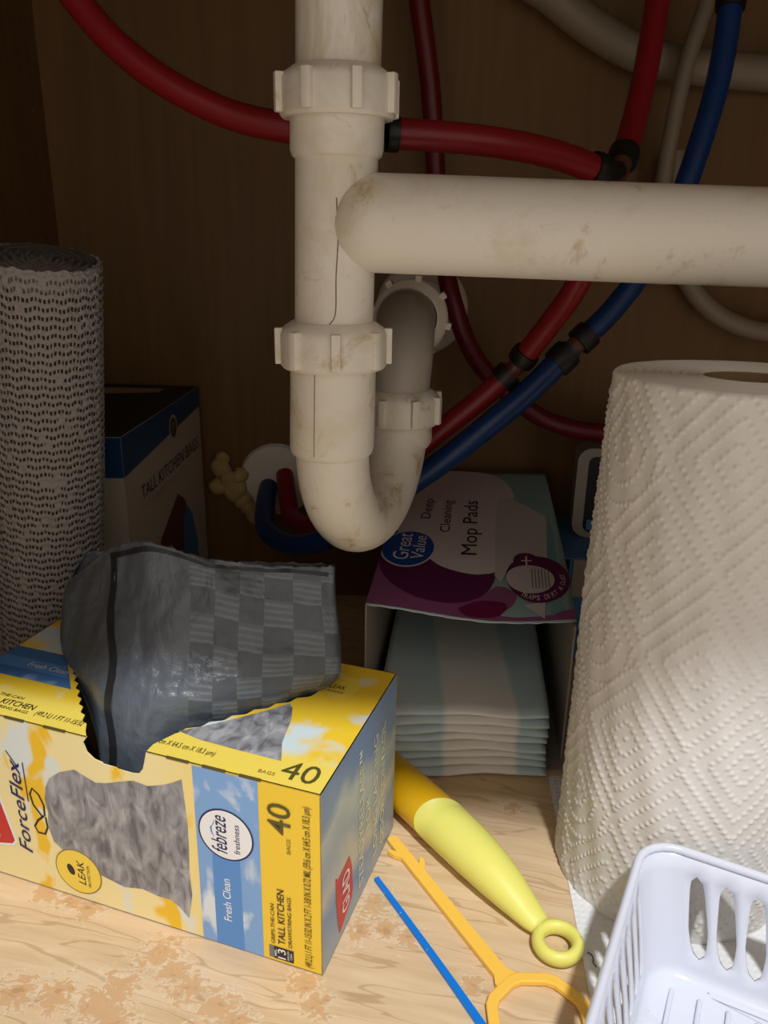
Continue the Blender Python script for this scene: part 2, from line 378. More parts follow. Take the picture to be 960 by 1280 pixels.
# ================================================================ the cabinet (setting)
WL, WR, YB, YF, ZC = -0.278, 0.56, 0.71, 0.095, 0.63
struct(mk_bm('floor', box_bm(WL, WR, YF - 0.055, YB, -0.018, 0.0), 'maple_floor'))
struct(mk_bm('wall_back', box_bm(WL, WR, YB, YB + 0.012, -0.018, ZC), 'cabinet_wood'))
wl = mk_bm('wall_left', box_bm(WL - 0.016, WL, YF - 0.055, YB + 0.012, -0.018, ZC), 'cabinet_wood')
cut = mk_bm('hole_cutter', bmesh.new(), 'dark_gap')
bm = bmesh.new()
for k in range(-5, 5):
    bmesh.ops.create_cone(bm, cap_ends=True, segments=16, radius1=0.0026, radius2=0.0026, depth=0.02, matrix=Matrix.Translation((WL, 0.688, 0.39 + 0.0312 * k)) @ Matrix.Rotation(PI / 2, 4, 'Y'))
bm.to_mesh(cut.data); bm.free()
md = wl.modifiers.new('pin_holes', 'BOOLEAN'); md.operation = 'DIFFERENCE'; md.object = cut; md.solver = 'EXACT'
bpy.context.view_layer.update()
nm = bpy.data.meshes.new_from_object(wl.evaluated_get(bpy.context.evaluated_depsgraph_get()))
wl.modifiers.clear(); wl.data = nm; bpy.data.objects.remove(cut); struct(wl)
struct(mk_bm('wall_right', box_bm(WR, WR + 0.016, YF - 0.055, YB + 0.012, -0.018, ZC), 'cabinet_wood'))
def rail_y(x): return YF - 0.0175 - (x - 0.03) * 0.098       # unseen front rail, slanted against square walls to steer its shadow line
xa, xb = WL - 0.016, WR + 0.016
struct(mk_bm('ceiling', poly_bm([(xa, rail_y(xa)), (xb, rail_y(xb)), (xb, YB + 0.012), (xa, YB + 0.012)], lambda a, b: Vector((a, b, ZC + 0.03)), 0.03, (0, 0, 1)), 'cabinet_wood'))
struct(mk_bm('trim_1', poly_bm([(xa, rail_y(xa)), (xb, rail_y(xb)), (xb, rail_y(xb) + 0.02), (xa, rail_y(xa) + 0.02)], lambda a, b: Vector((a, b, ZC)), ZC - 0.60, (0, 0, 1)), 'face_wood'))

# ================================================================ drain pipes
D = thing('sink_drain', 'white plastic sink drain with a tee, slip nuts and a curved trap', 'drain pipe', (-0.026, 0.40, 0.16))
DO = Vector((-0.026, 0.40, 0.16))
def xc(z): return -0.0275 + (z - 0.23) * 0.021
def vert_lathe(name, prof, mat, parent=D, x=None, y=0.40, seg=48, sharp=35):
    V, Fc = lathe(prof, seg)
    V = [Vector((v.x + (xc(v.z) if x is None else x), v.y + y, v.z)) - DO for v in V]
    o = mk(name, V, Fc, mat, parent, True); o.data.set_sharp_from_angle(angle=math.radians(sharp)); return o
vert_lathe('tailpiece', [(0.0, 0.372), (0.0190, 0.372), (0.0190, 0.6299), (0.0, 0.6299)], 'pvc_tube')
def nut(z0, z1, r, x, y, phase, ribs=8, name='slip_nut', tilt=None):
    bm = bmesh.new(); h = z1 - z0
    prof = [(r - 0.006, 0), (r - 0.0012, 0), (r, 0.0014), (r, h * .72), (r - 0.0015, h - 0.003), (r - 0.006, h), (0.0185, h)]
    seg = 56; rows = []
    for (rr, z) in prof: rows.append([bm.verts.new((rr * math.cos(2 * PI * k / seg), rr * math.sin(2 * PI * k / seg), z)) for k in range(seg)])
    for a_, b_ in zip(rows, rows[1:]):
        for k in range(seg): bm.faces.new((a_[k], a_[(k + 1) % seg], b_[(k + 1) % seg], b_[k]))
    T = (Matrix.Translation(Vector((x, y, z0)) - DO)) if tilt is None else (Matrix.Translation(-DO) @ tilt)
    bmesh.ops.transform(bm, matrix=T, verts=bm.verts[:]); body_ = mk_bm(name, bm, 'pvc', D, True, 32)
    for k in range(ribs):
        bm = bmesh.new(); q = phase + 2 * PI * k / ribs; wdt = 0.0023
        mtx = Matrix.Rotation(q, 4, 'Z') @ Matrix.Translation((r + 0.0004, 0, h * 0.46)) @ Matrix.Diagonal((0.0046, wdt * 2, h * 0.78, 1))
        rr = bmesh.ops.create_cube(bm, size=1.0, matrix=mtx)
        ed = list({e for v in rr['verts'] for e in v.link_edges}); bmesh.ops.bevel(bm, geom=ed, offset=0.0007, segments=2, profile=0.5, affect='EDGES')
        bmesh.ops.transform(bm, matrix=T, verts=bm.verts[:]); mk_bm('grip_rib', bm, 'pvc', body_, True, 32)
    return body_
nut(0.3855, 0.4060, 0.0262, xc(.395), 0.40, 0.35)
# tee: hub, barrel
vert_lathe('tee_hub', [(0.0185, 0.3880), (0.0214, 0.3880), (0.0214, 0.3725), (0.0206, 0.3700), (0.0190, 0.3688)], 'pvc')
vert_lathe('tee_barrel', [(0.0191, 0.3890), (0.0191, 0.2900)], 'pvc')
AR = 0.0220
arm = []; Va = []
pa = [(-0.0270, 0.394, 0.3428), (-0.0262, 0.394, 0.3427), (-0.0245, 0.394, 0.3425), (-0.0215, 0.394, 0.3422), (-0.0170, 0.394, 0.3420), (-0.0120, 0.394, 0.3417), (-0.006, 0.394, 0.3414), (0.02, 0.394, 0.3410), (0.12, 0.394, 0.3390), (0.30, 0.394, 0.3362), (0.5592, 0.394, 0.332)]
ra = [0.0030, 0.0085, 0.0128, 0.0165, 0.0194, 0.0211, 0.0219, AR, AR, AR, AR]
tube('branch_arm', pa, ra, 'pvc', D, 48, DO)
vert_lathe('mold_seam', [(0.0193, 0.345), (0.0195, 0.345)], 'seam') if False else None
# crack / mould seam on the barrel: thin raised line
sm = []
for z, dx in ((0.352, .0002), (0.335, .0012), (0.318, .0006), (0.302, .0006), (0.2965, -.0022), (0.293, -.0045)):
    xx = 0.0012 + dx; sm.append((xc(z) + xx, 0.40 - math.sqrt(0.0191 ** 2 - xx ** 2) - 0.00005, z))
tube('seam_line', smooth_path(sm, 6), 0.00028, 'seam', D, 6, DO)
nut(0.2740, 0.2965, 0.0262, xc(.285), 0.40, 0.10)
vert_lathe('trap_hub', [(0.0180, 0.2760), (0.0213, 0.2760), (0.0216, 0.2330), (0.0208, 0.2305), (0.0190, 0.2290)], 'pvc')
sm = [(xc(z) - 0.0075, 0.40 - math.sqrt(0.02155 ** 2 - 0.0075 ** 2) - 0.00002, z) for z in (0.2735, 0.25, 0.2325)]
tube('seam_line', sm, 0.0002, 'seam', D, 6, DO)
# U bend
dv = np.array([0.036, 0.10]); Lb = np.hypot(*dv); dv = dv / Lb; zc_ = 0.231
path = [(-0.0272, 0.40, 0.250), (-0.0272, 0.40, 0.240)]
for ph in np.linspace(0, PI, 29):
    c = np.array([-0.0272, 0.40]) + dv * (Lb / 2 - Lb / 2 * math.cos(ph)); path.append((c[0], c[1], zc_ - Lb / 2 * math.sin(ph)))
bx_, by_ = path[-1][0], path[-1][1]
path.append((bx_, by_, 0.245))
tube('trap_bend', path, 0.0189, 'pvc', D, 48, DO)
vert_lathe('outlet_hub', [(0.0188, 0.2080), (0.0205, 0.2105), (0.0210, 0.2130), (0.0210, 0.2260)], 'pvc', D, bx_, by_)
nut(0.2230, 0.2450, 0.0252, bx_, by_, -1.22)
path = [(bx_, by_, 0.238), (bx_, by_, 0.250)]
for q in np.linspace(0, PI / 2, 14): path.append((bx_ + 0.003 * math.sin(q), by_ + 0.036 * (1 - math.cos(q)), 0.250 + 0.033 * math.sin(q)))
path += [(bx_ + 0.006, by_ + 0.06, 0.2825)]
tube('trap_arm', path, 0.0188, 'pvc_grey', D, 40, DO)
tube('waste_arm', [(bx_ + 0.003, by_ + 0.045, 0.2828), (bx_ + 0.009, 0.60, 0.281), (0.026, 0.7095, 0.276)], 0.0196, 'pvc_grey', D, 40, DO)
dirn = Vector((0.026 - bx_ - 0.009, 0.11, -0.005))
nut(0, 0.020, 0.0258, 0, 0, 0.6, 8, 'slip_nut', axis_matrix((bx_ + 0.0062, 0.552, 0.2822), -dirn) @ Matrix.Translation((0, 0, -0.020)))
lathe_ob('escutcheon', [(0.018, 0.020), (0.024, 0.020), (0.026, 0.016), (0.036, 0.010), (0.0395, 0.003), (0.0395, 0.0)], 'pvc_white', D, 48, Matrix.Translation(-DO) @ axis_matrix((0.0295, 0.7095, 0.2745), (0, -1, 0)))

# ================================================================ supply tubes
def ring_on(parent, p, d, r, ln, mat, off, name='clamp_ring'):
    m = Matrix.Translation(-Vector(off)) @ axis_matrix(p, d)
    return lathe_ob(name, [(r - 0.003, -ln / 2), (r, -ln / 2), (r + .0003, -ln * .2), (r + .0003, ln * .2), (r, ln / 2), (r - 0.003, ln / 2)], mat, parent, 24, m)
def hose_thing(name, label, pts, r, mat, ends=(), seg=18, n=10):
    path = smooth_path(pts, n); o = thing(name, label, 'hose', tuple(path[0])); off = path[0]
    tube('tube', path, r, mat, o, seg, off)
    for (idx, rr, ln, m, nm) in ends:
        p = path[idx]; d = path[min(idx + 1, len(path) - 1) if idx >= 0 else idx] - path[max(idx - 1, 0) if idx > 0 else (idx - 1 if idx < 0 else 0)]
        ring_on(o, p, d, rr, ln, m, off, nm)
    return o

H1 = hose_thing('red_supply_tube', 'red plastic tube sweeping down from the left and passing behind the drain tailpiece',
    [(-0.215, 0.50, 0.629), (-0.205, 0.497, 0.54), (-0.1804, .49, .4722), (-.1656, .488, .4485), (-.1452, .484, .4276), (-.1177, .48, .4092), (-.0855, .476, .3953), (-.0539, .47, .3889), (-.0247, .465, .3865), (-.0062, .4625, .3862)],
    0.0078, 'red_pex', [(-1, 0.0088, 0.008, 'black_ring', 'clamp_ring')])
H2 = hose_thing('red_supply_tube', 'short red plastic tube running from behind the drain tailpiece to a black clamped joint',
    [(0.0012, .462, .3863), (.0218, .465, .3858), (.057, .475, .3842), (.0905, .49, .3803), (.1200, .503, .3732)],
    0.0078, 'red_pex', [(0, 0.0090, 0.006, 'black_ring', 'clamp_ring'), (-1, 0.0094, 0.008, 'black_ring', 'clamp_ring')])
H3 = hose_thing('red_supply_tube', 'red plastic tube dropping straight from the sink to the black clamped joint',
    [(.185, .625, .629), (.1825, .625, .57), (.1784, .62, .5223), (.1726, .605, .4826), (.1646, .585, .4398), (.1551, .565, .407), (.1452, .545, .3838)],
    0.0080, 'red_pex', [(-1, 0.0094, 0.010, 'black_ring', 'clamp_ring')])
tube('joint_fitting', [(.1445, .5435, .381), (.1400, .535, .3735), (.1362, .53, .3663)], 0.0066, 'copper', H3, 16, (.185, .625, .629))
tube('joint_fitting', [(.1245, .506, .372), (.1325, .521, .3735), (.1400, .535, .3745)], 0.0062, 'black_ring', H3, 16, (.185, .625, .629))
H4 = hose_thing('red_supply_tube', 'red plastic tube behind the horizontal drain arm ending in a black clamp',
    [(.1360, .53, .3655), (.1295, .525, .3394), (.122, .535, .3076), (.1097, .550, .281), (.0938, .5635, .2538)],
    0.0078, 'red_pex', [(-2, 0.0096, 0.009, 'black_ring', 'clamp_ring')])
tube('joint_fitting', [(.0938, .5635, .2538), (.0905, .5635, .2492), (.0885, .5635, .2465)], 0.0062, 'copper', H4, 16, (.1360, .53, .3655))
H5 = hose_thing('red_supply_tube', 'red plastic tube running down behind the trap bend and back into the white wall plate',
    [(.0885, .5635, .2465), (.0662, .5645, .2250), (.0446, .5655, .2062), (.0225, .5675, .1860), (-.0062, .5740, .1600), (-.0339, .588, .1330), (-.0600, .615, .1085), (-.0790, .65, .1010), (-.0870, .68, .1123), (-.0920, .7045, .1240)],
    0.0080, 'red_pex', [(2, 0.0098, 0.010, 'black_ring', 'clamp_ring')])
H6 = hose_thing('red_supply_tube', 'thin dark red tube hanging along the back wall and curving behind the paper towel roll',
    [(.008, .68, .629), (.0135, .68, .5324), (.0192, .68, .4976), (.0296, .682, .4403), (.0363, .683, .3786), (.0427, .675, .3249), (.0533, .660, .2816), (.0706, .660, .2436), (.0949, .660, .217), (.1259, .66, .1942), (.1526, .655, .1849), (.1818, .65, .1819), (.2182, .65, .1833), (.26, .66, .19), (.30, .70, .195)],
    0.0076, 'dark_red_pex')
H7 = hose_thing('blue_supply_tube', 'blue plastic tube coming down from the sink beside the red tube to a black clamp',
    [(.225, .62, .629), (.224, .622, .56), (.2229, .62, .5186), (.2223, .61, .4845), (.218, .60, .4408), (.2086, .59, .401), (.194, .58, .3545), (.1747, .572, .3166), (.1544, .566, .2886), (.1340, .5615, .2682)],
    0.0078, 'blue_pex', [(30, 0.0095, 0.012, 'black_ring', 'clamp_ring'), (-2, 0.0098, 0.011, 'black_ring', 'clamp_ring')])
tube('joint_fitting', [(.1340, .5615, .2682), (.130, .561, .2645), (.1275, .5605, .2622)], 0.0066, 'copper', H7, 16, (.225, .62, .629))
H8 = hose_thing('blue_supply_tube', 'thick blue plastic tube slanting down behind the trap bend to the white wall plate',
    [(.1275, .5605, .2622), (.0992, .556, .233), (.0723, .553, .2092), (.045, .552, .1856), (.0171, .553, .1637), (-.0147, .557, .1376), (-.0485, .568, .1131), (-.0756, .592, .1005), (-.0985, .630, .0985), (-.1060, .675, .1050), (-.1070, .7045, .1120)],
    0.0086, 'blue_pex', [(2, 0.0106, 0.013, 'black_ring', 'clamp_ring')])
W_1 = hose_thing('white_pipe', 'wide off-white flexible pipe sagging across the upper back wall', [(.045, .69, .629), (.070, .69, .5380), (.1181, .69, .504), (.1531, .69, .4822), (.1882, .69, .4668), (.2263, .692, .4602), (.2891, .694, .4561), (.3759, .694, .4531), (.5592, .694, .45)], 0.0130, 'pale_hose')
W_2 = hose_thing('white_cable', 'thin off-white tube hanging down the back wall between red and blue tubes', [(.236, .672, .60), (.2274, .668, .5321), (.2253, .664, .4993), (.2166, .664, .4599), (.2139, .670, .4216), (.2161, .685, .3729), (.2204, .69, .3339), (.23, .697, .30)], 0.0062, 'pale_hose')
W_3 = hose_thing('white_hose', 'pale grey hose curving along the back wall behind the paper towels', [(.226, .695, .40), (.234, .69, .3341), (.2501, .69, .2998), (.2719, .69, .2788), (.2973, .69, .2668), (.3253, .69, .2613), (.3906, .69, .2565), (.5592, .69, .25)], 0.0080, 'pale_hose')
pl_ = lathe_ob('wall_plate', [(0.0, 0.0060), (0.020, 0.0060), (0.0325, 0.0035), (0.0345, 0.0)], 'pvc_white', None, 40, axis_matrix((-.100, .7098, .1175), (0, -1, 0)))
tag(pl_, 'round white plastic plate on the back wall where red and blue tubes enter', 'wall plate')
# spray foam: lumpy blobs in one piece
bm = bmesh.new()
for (x, z, r) in ((-.1435, .1192, .009), (-.1503, .1290, .010), (-.1370, .1101, .011), (-.1208, .0830, .009), (-.1100, .0870, .010), (-.1535, .1113, .009), (-.1404, .1060, .010), (-.1477, .1381, .007), (-.131, .098, .009), (-.126, .091, .008), (-.1335, .122, .008)):
    bmesh.ops.create_icosphere(bm, subdivisions=2, radius=r, matrix=Matrix.Translation((x, .704, z)) @ Matrix.Diagonal((1, .8, 1, 1)))
for v in bm.verts:
    q = v.co * 260; v.co += Vector((math.sin(q.y + q.z), math.sin(q.z * 1.3 + q.x), math.sin(q.x * 1.1 + q.y))) * 0.0010
    v.co.y = min(v.co.y, .7099)
tag(mk_bm('spray_foam', bm, 'foam', None, True), 'lumpy yellowish spray foam squeezed out beside the white wall plate', 'foam')

# ================================================================ rolled grip liner
RM, HM = 0.0352, 0.322
Rm = thing('shelf_liner_roll', 'upright roll of grey woven-look non-slip shelf liner behind the yellow box', 'shelf liner', (-0.2385, 0.508, 0.0045))
Rm.rotation_euler = (math.radians(7.2), math.radians(7.6), 0)
nu, nv = 500, 720
u = np.arange(nu) / nu; vv = np.linspace(0, 1, nv); UU, VV = np.meshgrid(u, vv)
s_ = UU * 2 * PI * RM; z_ = VV * HM
wob = 0.00062 * np.sin(2 * PI * UU * 25 + 0.8 * np.sin(z_ * 45)) + 0.0004 * np.sin(2 * PI * UU * 9 + z_ * 130)
ph = (z_ + wob) / 0.0049; row = np.floor(ph); fr = ph - row
rowr = rng.random(400)[row.astype(int) % 400]; nh = round(2 * PI * RM / 0.0021)
along = (UU * nh + rowr) % 1.0
gate = rng.random((400, 60))[row.astype(int) % 400, (UU * 60).astype(int) % 60]
hole = (np.abs(fr - 0.5) < 0.235) & (along < 0.60) & (gate > 0.10)
hgt = -0.00042 * np.cos(2 * PI * (fr - 0.5)) + 0.00022 * np.sin(2 * PI * UU * 50 + row * 2.4)
rr = RM + hgt + 0.0022 * UU - 0.0011                # spiral: the loose outer end lifts off a little
q = 2 * PI * UU + math.radians(-8)
Vm = np.stack([rr * np.cos(q), rr * np.sin(q), z_], -1).reshape(-1, 3)
ml = grid_np('outer_layer', Vm, nu, nv, 'grip_mat', Rm, True, True, ~hole[:-1].ravel())
lathe_ob('inner_layer', [(RM - 0.0042, 0.0), (RM - 0.0042, HM - 0.004)], 'grip_mat_end', Rm, 64)  # same liner coloured darker: shade painted in behind the holes
# rolled end: spiral top made of rings that stand at slightly different heights
pr = []; nr = 15
for k in range(nr):
    r1 = 0.006 + (RM - 0.0100) * k / (nr - 1); dz = 0.0012 * math.sin(k * 2.1)
    pr += [(r1 - 0.0010, HM - 0.0018 + dz), (r1, HM - 0.0004 + dz), (r1 + 0.0008, HM - 0.0006 + dz)]
pr = [(0.0, HM - 0.010), (0.0045, HM - 0.010)] + pr
V, Fc = lathe(pr, 72)
V = [Vector((v.x, v.y, v.z + 0.0009 * math.sin(9 * math.atan2(v.y, v.x) + v.x * 300) * (v.length > 0))) for v in V]
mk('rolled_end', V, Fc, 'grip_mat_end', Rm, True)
V = []; Fc = []
for k in range(97):
    qq = 2 * PI * k / 96 + math.radians(-8); r1 = RM - 0.0006 + 0.0022 * k / 96 - 0.0011
    zt = HM + 0.0006 * math.sin(k * 1.7) + 0.0004 * math.sin(k * .61)
    V += [Vector((r1 * math.cos(qq), r1 * math.sin(qq), HM - 0.004)), Vector((r1 * math.cos(qq), r1 * math.sin(qq), zt)), Vector(((r1 - .0016) * math.cos(qq), (r1 - .0016) * math.sin(qq), zt)), Vector(((r1 - .0016) * math.cos(qq), (r1 - .0016) * math.sin(qq), HM - 0.012))]
for k in range(96):
    for m in range(3): Fc.append((4 * k + m, 4 * k + 4 + m, 4 * k + 5 + m, 4 * k + 1 + m))
mk('top_edge', V, Fc, 'grip_mat', Rm)

# ================================================================ tall kitchen bag box at the back
K = thing('kitchen_bag_box', 'dark blue and white tall kitchen bag box standing in the back corner', 'box', (-0.186, 0.545, 0))
KO = Vector((-0.186, 0.545, 0))
kp = [(-0.186, 0.545), (-0.166, 0.700), (-0.2690, 0.7070), (-0.2690, 0.545)]
zt = [0.198, 0.205, 0.205, 0.198]
V = [Vector((x, y, 0)) for x, y in kp] + [Vector((x, y, z)) for (x, y), z in zip(kp, zt)]
KBD = mk('body', [v - KO for v in V], [(0, 1, 5, 4), (1, 2, 6, 5), (2, 3, 7, 6), (3, 0, 4, 7), (3, 2, 1, 0)], 'kit_white', K)
mk('top_panel', [v - KO for v in V[4:]], [(0, 1, 2, 3)], 'kit_black', K)
e = Vector((0.020, 0.155, 0)); kn = Vector((0.155, -0.020, 0)).normalized()
def KP(a, b): return Vector((0.020 * a, 0.155 * a, b))
def bt(a): return 0.198 + 0.007 * a
decal('blue_band', [(0, .168), (1, .188), (1, .2046), (0, .1976)], KP, kn, .0003, 'kit_blue', KBD)
def KF(a, b): return Vector((-0.083 * a, 0, b))
decal('blue_band', [(0, .168), (1, .168), (1, .1976), (0, .1976)], KF, (0, -1, 0), .0003, 'kit_blue', KBD)
mk('lid_print', [Vector((-.02, .03, .2) ) + Vector(p) for p in ((-.05, .09, .0038), (.012, .10, .0040), (.014, .115, .0047), (-.05, .115, .0046))], [(0, 1, 2, 3)], 'kit_tan', KBD)
decal('roundel', ell(.60, .183, .055, .0105, 28), KP, kn, .0006, 'kit_tan', KBD)
decal('roundel_center', ell(.60, .183, .038, .0080, 28), KP, kn, .0008, 'kit_black', KBD)
text_decal('printed_lettering', 'P', KP, kn, .0010, 'kit_tan', KBD, (.585, .1785), (1, 0), (0, 1), .03, .009)
text_decal('printed_lettering', 'TALL KITCHEN BAGS', KP, kn, .0006, 'kit_black', KBD, (.16, .143), (1, 0.012), (0, 1), .78, .0105)
text_decal('printed_lettering', 'WITH DRAWSTRING', KP, kn, .0006, 'kit_tan', KBD, (.18, .134), (1, 0.012), (0, 1), .42, .005)
decal('picture', [(.30, .02), (.30, .085), (.34, .100), (.42, .108), (.52, .118), (.60, .126), (.68, .118), (.72, .108), (.70, .06), (.72, .02)], KP, kn, .0005, 'kit_brown', KBD)
decal('picture', [(.60, .02), (.64, .095), (.70, .112), (.78, .10), (.84, .07), (.84, .02)], KP, kn, .0007, 'pack_blue', KBD)
decal('picture', [(.38, .03), (.40, .085), (.46, .090), (.50, .05), (.46, .03)], KP, kn, .0008, 'kit_tan', KBD)

# ================================================================ yellow carton of trash bags
OX, OY, LB, DB, HB = -0.0255, 0.2875, 0.218, 0.108, 0.1055
TH = math.atan2(-0.318, 0.948)
Bx = thing('trash_bag_box', 'yellow and blue carton of trash bags with a torn dispenser opening', 'box', (OX, OY, 0.0003), TH)
PF = lambda a, b: Vector((a, 0, b)); NF = (0, -1, 0)
PTp = lambda a, b: Vector((a, b, HB)); NTp = (0, 0, 1)
PS = lambda a, b: Vector((0, a, b)); NS = (1, 0, 0)
def teeth(p, q, n, amp):
    p = np.array(p); q = np.array(q); d = q - p; nn = np.array([-d[1], d[0]]); nn = nn / np.hypot(*nn); out = []
    for k in range(n):
        out += [tuple(p + d * (k + .12) / n), tuple(p + d * (k + .5) / n + nn * amp), tuple(p + d * (k + .62) / n + nn * amp)]
    return out
fr_cut = [(-.1225, HB), (-.1252, .1016), (-.1235, .0965), (-.1195, .0933), (-.1150, .0926), (-.1148, .0919), (-.1070, .0917), (-.1068, .0911), (-.0985, .0908), (-.0945, .0915), (-.0918, .0950), (-.0905, .0995), (-.0890, HB)]
bm = poly_bm([(-LB, 0), (0, 0), (0, HB)] + fr_cut[::-1] + [(-LB, HB)], PF, .0006, NF); FPN = mk_bm('front_panel', bm, 'carton_front', Bx)
lft = teeth((-.1290, .0085), (-.1800, .0610), 9, .0016); rgt = teeth((-.0330, .0760), (-.0885, .0150), 7, .0018)
tp = [(-LB, 0), (-.1225, 0), (-.1262, .004)] + lft + [(-.1840, .0680), (-.1820, .096), (-.036, .096), (-.0325, .0860)] + rgt + [(-.0892, .006), (-.0890, 0), (0, 0), (0, DB), (-LB, DB)]
bm = poly_bm(tp, PTp, .0006, NTp); TPN = mk_bm('top_panel', bm, 'carton_top', Bx)
SPN = mk_bm('side_panel', poly_bm([(0, 0), (DB, 0), (DB, HB), (0, HB)], PS, .0006, NS), 'carton_side', Bx)
mk_bm('side_panel', poly_bm([(0, 0), (DB, 0), (DB, HB), (0, HB)], lambda a, b: Vector((-LB, a, b)), .0006, (-1, 0, 0)), 'carton_side', Bx)
mk_bm('back_panel', poly_bm([(-LB, 0), (0, 0), (0, HB), (-LB, HB)], lambda a, b: Vector((a, DB, b)), .0006, (0, 1, 0)), 'carton_front', Bx)
mk_bm('bottom_panel', poly_bm([(-LB, 0), (0, 0), (0, DB), (-LB, DB)], lambda a, b: Vector((a, b, 0)), .0006, (0, 0, -1)), 'card_inside', Bx)
# perforation slits along the front top edge, torn edge burrs
for x0, x1 in ((-.195, -.188), (-.172, -.160), (-.148, -.135), (-.078, -.066), (-.059, -.047), (-.040, -.029), (-.214, -.205)):
    mk_bm('perforation_slit', box_bm(x0, x1, -.00035, .0006, HB - .0006, HB + .0004), 'print_olive', Bx)
def fd(name, poly, lift, mat): return decal(name, poly, PF, NF, lift, mat, FPN)
def ft(s, mat, org, length, height, lift=.0004, shear=0.0): return text_decal('printed_lettering', s, PF, NF, lift, mat, FPN, org, (0, 1), (-1, 0), length, height, shear, 0.006)
# front face prints (lettering reads upwards)
fd('sky_stripe', [(-.0650, .0004), (-.0312, .0004), (-.0307, .1045), (-.0645, .1045)], .00012, 'sky_print')
fd('blue_band', [(-.0571, .0004), (-.0417, .0004), (-.0418, .056), (-.0567, .056)], .00022, 'sky_band')
fd('round_badge_rim', ell(-.0486, .0694, .0147, .0147, 44), .00030, 'print_navy')
fd('round_badge', ell(-.0486, .0694, .0138, .0138, 44), .00038, 'print_white')
ft('febreze', 'print_navy', (-.0480, .0585), .0215, .0085, .00046, 0.25)
ft('freshness', 'print_navy', (-.0412, .0600), .0170, .0032, .00046)
sw = [(-.0545, .066), (-.0556, .069), (-.0560, .072), (-.0545, .075), (-.0540, .0775), (-.0547, .0745), (-.0568, .0720), (-.0563, .069)]
fd('swoosh', sw, .00046, 'sky_print_dark')
ft('Fresh Clean', 'print_white', (-.0478, .0168), .0262, .0044, .00032)
ft('40', 'print_olive', (-.0146, .0785), .0168, .0118)
ft('BAGS', 'print_olive_light', (-.0150, .0685), .0085, .0021)
ft('(49.2 L) 1 FT 11-15/32 IN X 2 FT 1-3/8 IN X 0.72 MIL (59.6 cm X 64.5 cm X 18.3 \u00b5m)', 'print_olive', (-.0040, .0030), .0945, .0050)
ft('GRIPS-THE-CAN', 'print_olive', (-.0246, .0115), .0246, .0021)
ft('TALL KITCHEN', 'print_black', (-.0192, .0122), .0338, .0038)
ft('DRAWSTRING BAGS', 'print_olive', (-.0156, .0118), .0310, .0021)
fd('size_badge', [(-.0281, .0022), (-.0150, .0022), (-.0150, .0098), (-.0281, .0098)], .00020, 'print_grey')
fd('size_badge_core', [(-.0255, .0022), (-.0150, .0022), (-.0150, .0098), (-.0255, .0098)], .00030, 'print_black')
ft('13', 'print_white', (-.0192, .0030), .0060, .0042)
ft('MIL', 'print_white', (-.0240, .0038), .0045, .0012)
ft('GALLON', 'print_white', (-.0174, .0030), .0060, .0010); ft('CAN', 'print_white', (-.0157, .0040), .0040, .0011)
bp = [(-.1522, .0683), (-.1490, .0745), (-.1420, .0800), (-.1326, .0840), (-.1260, .0815), (-.1204, .0795), (-.1144, .0808), (-.1060, .0840), (-.0979, .0868), (-.0900, .0858), (-.0820, .0885), (-.0760, .0915), (-.0705, .0950),
      (-.0700, .0860), (-.0692, .0700), (-.0695, .0540), (-.0703, .0413), (-.0698, .0260), (-.0726, .0100), (-.0775, .0155), (-.0828, .0186), (-.0906, .0184), (-.0990, .0200), (-.1102, .0175), (-.1226, .0202), (-.1350, .0250), (-.1459, .0290), (-.1521, .0339), (-.1545, .0433), (-.1530, .0520), (-.1540, .0600)]
fd('bag_picture', bp, .00016, 'bag_picture')
lp = [(-.1620, .0640), (-.1590, .0625), (-.1565, .0580), (-.1560, .0530), (-.1580, .0495), (-.1610, .0530), (-.1628, .0580)]
def ribbon(pts, wd):
    P_ = [np.array(p) for p in pts]; L_ = []; R_ = []
    for i in range(len(P_)):
        d = P_[min(i + 1, len(P_) - 1)] - P_[max(i - 1, 0)]; nn = np.array([-d[1], d[0]]) / np.hypot(*d) * wd / 2; L_.append(tuple(P_[i] + nn)); R_.append(tuple(P_[i] - nn))
    return L_ + R_[::-1]
for pts in ([(-.1570, .0480), (-.1620, .0545), (-.1632, .0610), (-.1612, .0650), (-.1575, .0620), (-.1552, .0560), (-.1556, .0490)], [(-.1562, .0490), (-.1605, .0450), (-.1632, .0405), (-.1615, .0370), (-.1570, .0372), (-.1548, .0420), (-.1552, .0485)]):
    fd('drawstring_print', ribbon(pts, .0012), .00020, 'print_black')
fd('leak_badge_rim', ell(-.1386, .0183, .0145, .0142, 36), .00024, 'print_olive_light')
fd('leak_badge', ell(-.1386, .0183, .0138, .0135, 36), .00030, 'print_yellow')
ft('LEAK', 'print_black', (-.1345, .0105), .0155, .0046, .00036, 0.2)
ft('PROTECTION', 'print_black', (-.1312, .0098), .0145, .0018, .00036, 0.2)
fd('drop_print', ell(-.1432, .0185, .0022, .0036, 18, 0.35) , .00036, 'print_black')
ft('ForceFlex', 'print_navy', (-.1672, .0215), .0590, .0082, .0004, 0.28)
fd('lettering_underline', ribbon([(-.1648, .0560), (-.1648, .0800)], .0007), .00036, 'print_navy')
fd('lettering_stroke', ribbon([(-.1690, .0770), (-.1745, .0850)], .0007), .00036, 'print_navy')
fd('brand_badge_rim', [(-.2120, .0150), (-.1795, .0225), (-.1770, .0260), (-.1835, .0545), (-.2160, .0470)], .00022, 'print_white')
fd('brand_badge', [(-.2110, .0165), (-.1805, .0240), (-.1785, .0265), (-.1848, .0530), (-.2150, .0455)], .00030, 'print_red')
ft('GLAD', 'print_white', (-.1880, .0230), .0290, .0120, .0004)
